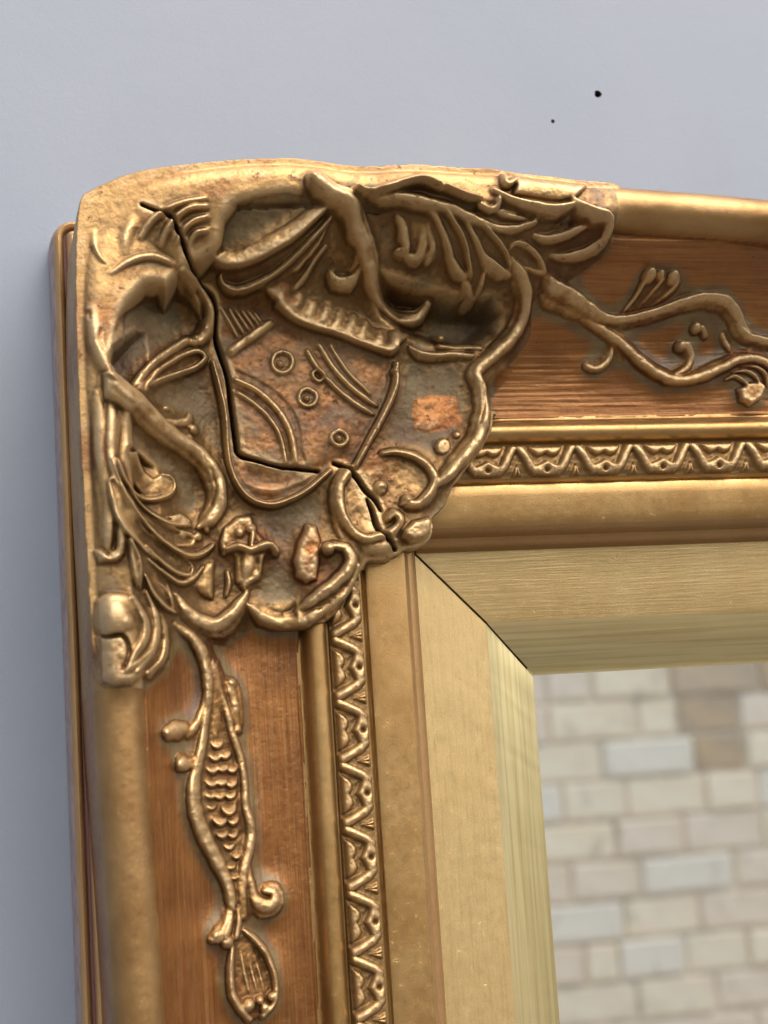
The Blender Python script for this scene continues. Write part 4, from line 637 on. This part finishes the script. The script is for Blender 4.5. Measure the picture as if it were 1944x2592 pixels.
# ------------------------------------------------------------------ the running leaf moulding: one carved leaf, copied along both rails
def leaf_cell(pitch):
    hw = pitch/2; xs = np.linspace(-hw, hw, 61); ds = np.linspace(474, 554, 35)
    U, Dd = np.meshgrid(xs, ds, indexing='ij'); v = 554-Dd           # v: 0 at the outer edge
    R = np.zeros(U.shape)
    def st(pts, w, h):
        nonlocal R
        d, par = seg_dist(U, v, pts); R = np.maximum(R, h*np.sqrt(np.clip(1-(d/w)**2, 0, 1)))
    def pl(pts, edge, h):
        nonlocal R
        d, _ = seg_dist(U, v, pts, True); q = np.clip(d/edge, 0, 1); R = np.maximum(R, np.where(inside(U, v, pts), h*np.sqrt(1-(1-q)**2), 0))
    for s in (-1, 1):
        st([(s*(hw-7), 6), (s*61, 18), (s*51, 36), (s*42, 54), (s*30, 66)], 12, 20)
        pl([(s*(hw+1), 44), (s*(hw-13), 77), (s*(hw+1), 77)], 9, 15)
    pl([(-46, 3), (-36, 20), (-24, 29), (-11, 28), (0, 21), (11, 28), (24, 29), (36, 20), (46, 3)], 10, 17)
    pl([(-50, 42), (-30, 50), (-14, 45), (0, 36), (14, 45), (30, 50), (50, 42), (40, 70), (14, 79), (-14, 79), (-40, 70)], 11, 20)
    d, _ = seg_dist(U, v, [(0, 62), (0, 62.1)]); R -= 18*np.exp(-(d/6.0)**2)
    edge = np.clip(np.minimum(v, 80-v)/5.0, 0, 1); R *= edge**.5
    R += value_noise(U, v, 9, 3)*2.2*edge
    z = prof(Dd)+1.2+R
    V = np.stack([U, Dd, z], -1).reshape(-1, 3)*S
    n = len(ds); i = np.arange(60)[:, None]*n+np.arange(n-1)[None, :]
    Q = np.stack([i, i+n, i+n+1, i+1], -1).reshape(-1, 4)
    f = R.ravel(); tone = np.stack([np.clip(.30-f/24, 0, 1), f*0, np.clip(.28+f/34, 0, 1), f*0+1], -1)
    return mesh_np('carved_leaf', V, Q, tone=tone)
cell = leaf_cell(153); cell.materials.append(M_ORN)
for kx in range(-2, 6):
    o = bpy.data.objects.new('carved_leaf', cell); COL.objects.link(o); o.parent = rails['top']; o.location = ((12.9+153*kx)*S, 0, 0)
cell2 = leaf_cell(146); cell2.materials.append(M_ORN)
for ky in range(-1, 8):
    o = bpy.data.objects.new('carved_leaf', cell2); COL.objects.link(o); o.parent = rails['side']; o.rotation_euler = (0, 0, math.pi/2); o.location = (0, (31.2-146*ky)*S, 0)

# ------------------------------------------------------------------ cove, outer roll and every carved ornament: one sculpted surface, split into its pieces
G = 2.0
gx = np.arange(-1172, X_END+G, G); gy = np.arange(Y_END, 1230, G)
GX, GY = np.meshgrid(gx, gy, indexing='ij'); NX, NY = GX.shape
dd = np.maximum(-GX, GY)
far = dd < 250
D0, _ = seg_dist(GX, GY, OUTLINE)
ins = inside(GX, GY, OUTLINE+[(2000, OUTLINE[-1][1]), (2000, -2500), (OUTLINE[0][0], -2500)])
D = np.where(ins, D0, -D0)
Ppl, _ = seg_dist(GX, GY, PLAQUE, True); inpl = inside(GX, GY, PLAQUE)
dsm = smax(-GX, GY, 25.0)
base = prof(dsm)
roll = roll_z(D)
corner_dip = 48*np.exp(-((GX+1135)**2+(GY-1150)**2)/(2*120.0**2))
roll = roll-corner_dip
base = np.maximum(base, np.where(roll > 0, roll, -1e3))
plaq = inpl & (dd < 650)

is_roll = (roll > 0) & (D < 2*RW) & (roll >= prof(dsm)-1)
own = np.full(GX.shape, -1, np.int32); own[is_roll] = -2          # -1 cove, -2 roll, -3 plaque
own[inpl & ~is_roll] = -3
HOL = np.zeros(GX.shape, bool)
def box_of(pts, pad):
    a = np.array([p[:2] for p in pts]); lo = a.min(0)-pad; hi = a.max(0)+pad
    i0, i1 = np.clip(np.searchsorted(gx, (lo[0], hi[0])), 0, NX); j0, j1 = np.clip(np.searchsorted(gy, (lo[1], hi[1])), 0, NY)
    return slice(i0, i1), slice(j0, j1)
def blur(A, r):
    for ax in (0, 1):
        for _ in range(2):
            P = np.concatenate([np.repeat(A.take([0], ax), r+1, ax), A, np.repeat(A.take([-1], ax), r, ax)], ax); C = np.cumsum(P, ax)
            n = A.shape[ax]; A = (C.take(range(2*r+1, 2*r+1+n), ax)-C.take(range(0, n), ax))/(2*r+1)
    return A
def smooth_line(pts, step=9.0):
    a = np.array(pts, float); n = len(a)
    if n < 3: return a
    p = np.concatenate([[2*a[0]-a[1]], a, [2*a[-1]-a[-2]]]); out = []
    for i in range(n-1):
        p0, p1, p2, p3 = p[i:i+4]; m = max(2, int(np.hypot(*(p2-p1)[:2])/step))
        for t in np.arange(m)/m:
            q = .5*((2*p1)+(-p0+p2)*t+(2*p0-5*p1+4*p2-p3)*t*t+(-p0+3*p1-3*p2+p3)*t**3); q[2] = max(q[2], 1.0); out.append(q)
    out.append(a[-1]); return np.array(out)
soft = blur(np.where(D < 0, 330, np.where(dd < 640, np.maximum(base, 200), base)), 16); fade = np.where(dd < 640, 1, np.clip(Ppl/60, 0, 1)); fade = fade*fade*(3-2*fade); base = np.where(inpl & (D > 2*RW), base+(smax(soft, np.full(soft.shape, 208.0), 26.0)-base)*fade, base)
for st in STROKES:                                                  # hollows sunk beside the masses
    if st[2] != 'h': continue
    pts = st[5]; sl = box_of(pts, 3); e, _ = seg_dist(GX[sl], GY[sl], pts, True); inn = inside(GX[sl], GY[sl], pts)
    t = np.clip(e/max(16.0, st[3]), 0, 1); f = np.where(inn, t*t*(3-2*t), 0); fl = np.minimum(base[sl], st[4])
    base[sl] = base[sl]*(1-f)+fl*f; o_ = own[sl]; o_[inn & (D[sl] > 8)] = -3; is_roll[sl] &= ~inn; HOL[sl] |= inn
Zs = base.copy()
BROAD = {'acanthus_leaf', 'scroll', 'leaf', 'curl', 'bud_leaf', 'stem', 'tendril', 'petal_rim', 'lobe', 'bell', 'knot', 'flower_base'}
HSC = .72                                    # overall depth of the casting
names, parts_sec = [], []
MERGE = {'cabochon', 'copper_patch', 'leaf_bud', 'flower_tip', 'bud', 'bell', 'flower', 'shell', 'fan', 'dot', 'copper_leaf', 'knot', 'pod', 'mask_face', 'acanthus_leaf_', 'stem_'}
ids = {}
def new_id(sec, nm):
    if nm in MERGE and (sec, nm) in ids: return ids[(sec, nm)]
    names.append(nm); parts_sec.append(sec); ids[(sec, nm)] = len(names)-1; return len(names)-1
mass_mask = np.zeros(GX.shape, bool)
for st in STROKES:                                                  # masses first
    if st[2] != 'm': continue
    sec, nm, kd, ew, eh, pts = st
    sl = box_of(pts, 4); x, y = GX[sl], GY[sl]
    e, _ = seg_dist(x, y, pts, True); inn = inside(x, y, pts)
    t = np.clip(e/34.0, 0, 1); f = np.where(inn, np.sqrt(1-(1-t)**2), 0)
    Dl = D[sl]; tt = np.clip((RW-Dl)/RW, 0, 1)
    za = RC+RH*np.sqrt(np.clip(1-tt*tt, 0, 1))-.0021*np.clip(Dl-60, 0, None)**2; za = np.maximum(za-corner_dip[sl], prof(dsm[sl])+55)
    zn = base[sl]+np.maximum(za-base[sl], 0)*f
    u = inn & (Dl > -1) & ((zn > Zs[sl]+.5) | ((Dl < 2*RW) & (e > 10+34*(value_noise(x, y, 24, 61)+.5)))); i = new_id(sec, nm); mass_mask[sl] |= u
    Zs[sl] = np.where(u, zn, Zs[sl]); o_ = own[sl]; o_[u] = i
SM = blur(np.where(D < 0, 330, np.where(dd < 650, np.maximum(Zs, 170), Zs)), 11)
ridge = np.zeros(GX.shape); grv = np.zeros(GX.shape); crk = np.zeros(GX.shape)
Zt = Zs.copy(); seed = 0
for st in STROKES:
    sec, nm, kd = st[:3]
    if kd in 'mh': continue
    if kd == 'f':                                                  # fish scale: thick rounded lower lip
        px, py, w, h = st[3][0]; sl = box_of([(px, py)], w+3); q = np.hypot(GX[sl]-px, (GY[sl]-py)*.85)/w
        r = np.where(q < 1, h*HSC*(.55-.45*(GY[sl]-py)/w)*np.clip((1-q)*5, 0, 1)**.5, -1e3)
    elif kd in 'pb':
        ew, eh, pts = st[3:]; sl = box_of(pts, 4); x, y = GX[sl], GY[sl]
        e, _ = seg_dist(x, y, pts, True); inn = inside(x, y, pts); t = np.clip(e/max(ew, 3), 0, 1); r = np.where(inn, eh*HSC*(np.sqrt(1-(1-t)**2) if kd == 'p' else np.sqrt(1-(1-np.clip(t*4, 0, 1))**2)*(1-.62*t*t*(3-2*t))), -1e3)
    elif kd == 'd':
        px, py, w, h = st[3][0]; sl = box_of([(px, py)], w+3); q = np.hypot(GX[sl]-px, GY[sl]-py)/w
        r = np.where(q < 1, h*HSC*(.25+.75*np.sqrt(np.clip(1-q*q, 0, 1)))*np.clip((1-q)*6, 0, 1)**.5, -1e3)
    else:
        L = smooth_line(st[3]); w = L[:, 2].max(); sl = box_of(L, w+3); x, y = GX[sl], GY[sl]
        dist, par = seg_dist(x, y, L); k_ = np.clip(par.astype(int), 0, len(L)-2); fr = par-k_
        wl = L[k_, 2]*(1-fr)+L[k_+1, 2]*fr; hl = L[k_, 3]*(1-fr)+L[k_+1, 3]*fr
        if kd in 'rg': wl = np.maximum(wl*(1.72 if nm in BROAD else 1.08), 2.8)
        if kd in 'rg': hl = hl*HSC*(1+.14*value_noise(x, y, 26, 71))
        if kd == 'k': wl = np.maximum(wl*(.56 if nm == 'crack' else 1), 2.5)
        sd = SIDE[0].copy(); seed += 1
        if kd in 'rg': wl = wl*(1+.12*value_noise(x, y, 16, 40+seed % 9))
        q = dist/wl; on = q < 1; off = (.34 if seed % 2 else -.34)*(nm in BROAD); qs = q*sd
        qa = np.where(qs > off, (qs-off)/(1-off), (off-qs)/(1+off)) if kd == 'r' else q
        if kd == 'r': r = np.where(on, (hl*(.12+.88*np.clip(1-qa*qa, 0, 1)**.8)-(nm in BROAD)*np.clip(wl/14, 0, 1)*4.5*np.exp(-((qs+off*1.2)/.16)**2))*np.clip((1-q)*7, 0, 1)**.5, -1e3)
        elif kd == 'e':                                            # lip: sheer on one side, a long slope on the other
            up_ = sd < 0; qq = np.where(up_, q, np.clip(q/.13, 0, 1.01)); r = np.where(qq < 1, 1.2*hl*HSC*np.where(up_, (1-qq)**.65, np.sqrt(np.clip(1-qq*qq, 0, 1))), -1e3)
        elif kd == 's': r = np.where(on, hl*(.5+.5*np.cos(np.pi*np.clip(q, 0, 1))), -1e3)
        elif kd == 'g': r = np.where(on, hl*(.62+.38*np.clip(q*1.25, 0, 1)**2)*np.clip((1-q)*7, 0, 1)**.6, -1e3)
        elif kd == 'q': r = np.where(on, .55*hl*(1-q*q)**.8, -1e3)
        else:                                                      # groove or crack: cut into whatever is there
            cut = np.where(on, .6*hl*(1-q*q) if nm != 'crack' else hl*np.clip((1-q)*2.2, 0, 1), 0); Zt[sl] += cut
            if nm == 'crack': crk[sl] = np.maximum(crk[sl], np.clip((1-q)*2.2, 0, 1))
            else: grv[sl] = np.maximum(grv[sl], np.clip(-cut/18, 0, 1))
            continue
    if kd in 'sq': zn = Zt[sl]+np.clip(r, 0, None); u = (r > 2)
    else:
        zn = SM[sl]+r; u = (zn > Zt[sl]+1.2) & (D[sl] > 1)
        zn = np.where(r > -500, np.maximum(zn, Zt[sl]), Zt[sl])
    i = new_id(sec, nm)
    Zt[sl] = np.where(D[sl] > 1, np.maximum(zn, Zt[sl]), Zt[sl])
    o_ = own[sl]; o_[u] = i; rr = ridge[sl]
    ridge[sl] = np.where(u, np.clip(r/np.maximum(np.max(r), 1), 0, 1), rr)
sk = np.clip(Zt-base, 0, None)*((own >= 0) & ~mass_mask); sk = blur(sk, 7)
Zt = np.where(crk > .05, Zt, np.where(D > 4, np.maximum(Zt, np.maximum(base, Zs)+np.maximum(.66*sk, .9*blur(sk, 11))), Zt))    # cast skirts round every form
relief = np.clip(Zt-base, 0, None)
sh_ = names.index('shell'); own[(own == -2) & np.where(-GX > GY, GY > PLAQUE[-1][1], GX < PLAQUE[4][0])] = sh_
near1 = blur(blur((own >= 0).astype(float), 11), 11); near2 = blur((own >= 0).astype(float), 5)
own[(own == -3) & (dd >= 632) & ((Ppl < 46) & (~HOL & (near1 < .16+.22*value_noise(GX, GY, 40, 31))))] = -1
orn = (own >= 0) | (own == -3)
# hand-made unevenness and old knocks
near_o = np.clip(1-Ppl/60, 0, 1); near_o[inpl] = 1
amp = np.where(own >= 0, .75, np.where(own == -3, .7, .13))*np.clip(D/25, 0, 1); amp = np.where(mass_mask, amp*.4, amp)
Zt += amp*(value_noise(GX, GY, 34, 1)*5+value_noise(GX, GY, 13, 2)*3.6+value_noise(GX, GY, 6, 4)*2.8)
pit = value_noise(GX, GY, 11, 8); Zt -= amp*np.clip(pit-.4, 0, 1)*40
wav = value_noise(GX*np.where(-GX > GY, 1, .05), GY*np.where(-GX > GY, .05, 1), 7, 21); Zt += np.where(own == -1, wav*1.6, 0)
Zt = np.where(crk > .05, Zt, Zt*1.0)
# soften the cast edges a touch
Zt = np.where(crk > .2, Zt, np.where(own == -1, Zt, .25*Zt+.75*blur(np.where(D < 0, np.maximum(Zt, 395), Zt), 1)))
# outer wall of the roll: the ring of vertices just outside the outline is laid on it, low down
keep = (D > -G*1.45) & ((dd >= 628) | ((own >= 0) | (inpl & ((near2 > .12) | (Ppl > 13)))) & (dd > 285))
grown = keep.copy()
for s0, a0 in ((1, 0), (-1, 0), (1, 1), (-1, 1)): grown |= np.roll(keep, s0, a0)
edge_pl = (~keep) & (dd < 628) & grown & (dd > 250)
keep |= edge_pl
Zt = np.where(edge_pl, prof(dd)-22, Zt)
VX, VY = GX.copy(), GY.copy()
rim = (D <= 0) & keep
dxD, dyD = np.gradient(D, G)
nrm = np.hypot(dxD, dyD)+1e-9
VX[rim] -= (D*dxD/nrm**2)[rim]; VY[rim] -= (D*dyD/nrm**2)[rim]
lip = (D > 0) & (D <= G*1.42) & keep
VX[lip] += ((1.5-D)*dxD/nrm**2)[lip]; VY[lip] += ((1.5-D)*dyD/nrm**2)[lip]; Zt = np.where(lip, 411-corner_dip, Zt)
Zt = np.where(rim, 40, Zt)
f0 = keep[:-1, :-1] & keep[1:, :-1] & keep[1:, 1:] & keep[:-1, 1:]
vid = np.arange(NX*NY).reshape(NX, NY)
quads = np.stack([vid[:-1, :-1], vid[1:, :-1], vid[1:, 1:], vid[:-1, 1:]], -1)[f0]
V = np.stack([VX, VY, Zt], -1).reshape(-1, 3)*S
# smooth vertex normals over the whole surface, kept when it is split
a, b, c, d4 = (V[quads[:, q]] for q in range(4)); fn = np.cross(c-a, d4-b)
N = np.zeros(V.shape)
for q in range(4):
    for ax in range(3): N[:, ax] += np.bincount(quads[:, q], weights=fn[:, ax], minlength=len(V))
N /= np.linalg.norm(N, axis=1, keepdims=True)+1e-12
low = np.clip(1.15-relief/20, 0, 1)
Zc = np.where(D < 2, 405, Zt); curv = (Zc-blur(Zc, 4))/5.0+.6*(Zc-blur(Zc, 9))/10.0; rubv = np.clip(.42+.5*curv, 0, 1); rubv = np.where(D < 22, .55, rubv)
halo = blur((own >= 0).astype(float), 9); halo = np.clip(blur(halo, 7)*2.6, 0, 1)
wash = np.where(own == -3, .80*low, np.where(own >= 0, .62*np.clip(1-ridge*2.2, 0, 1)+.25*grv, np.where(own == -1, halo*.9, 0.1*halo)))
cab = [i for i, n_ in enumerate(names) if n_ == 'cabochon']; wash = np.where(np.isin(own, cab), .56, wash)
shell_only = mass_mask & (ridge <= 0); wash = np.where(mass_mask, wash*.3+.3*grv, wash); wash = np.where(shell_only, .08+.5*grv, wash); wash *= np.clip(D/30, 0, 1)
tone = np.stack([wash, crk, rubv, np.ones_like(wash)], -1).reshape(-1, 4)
uvs = np.where((-GX > GY)[..., None], np.stack([GY*S, -GX*S], -1), np.stack([GX*S, GY*S], -1)).reshape(-1, 2)
side_rail = (-GX > GY)
ownf = own.ravel()
fo_ = np.max(np.stack([ownf[quads[:, q]] for q in range(4)]), 0)
neg = fo_ < 0
fo_[neg] = ownf[quads[:, 0]][neg]
fo_[fo_ >= 0] = fo_[fo_ >= 0]
fside = side_rail.ravel()[quads[:, 0]]
key = np.where(fo_ == -1, np.where(fside, -11, -12), np.where(fo_ == -2, np.where(fside, -21, -22), fo_))
def cut(k_, name, parent, mat):
    q = quads[key == k_]
    if not len(q): return None
    u_, inv = np.unique(q.ravel(), return_inverse=True)
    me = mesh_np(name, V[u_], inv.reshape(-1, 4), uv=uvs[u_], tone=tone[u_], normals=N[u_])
    return link(name, me, parent, (mat,))
cut(-11, 'cove', rails['side'], M_COVE); cut(-12, 'cove', rails['top'], M_COVE)
cut(-21, 'outer_roll', rails['side'], M_ROLL); cut(-22, 'outer_roll', rails['top'], M_ROLL)
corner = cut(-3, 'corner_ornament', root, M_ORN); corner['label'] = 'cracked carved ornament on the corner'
heads = {'corner': corner}
for i, nm in enumerate(names):
    s_ = parts_sec[i]
    if s_ != 'corner' and s_ not in heads and nm == 'stem':
        heads[s_] = cut(i, 'floral_swag', root, M_ORN)
        heads[s_]['label'] = 'carved vine on the top rail' if s_ == 'top' else 'carved scaled pendant on the left rail'
        key[key == i] = -99
used = [i for i in range(len(names)) if (key == i).any()]
for i in used:
    nm = names[i]
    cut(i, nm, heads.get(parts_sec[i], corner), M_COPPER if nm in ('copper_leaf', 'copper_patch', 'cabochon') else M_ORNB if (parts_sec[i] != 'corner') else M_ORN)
print('verts', len(V), 'quads', len(quads), 'parts', len(used), 'bricks', n_near)
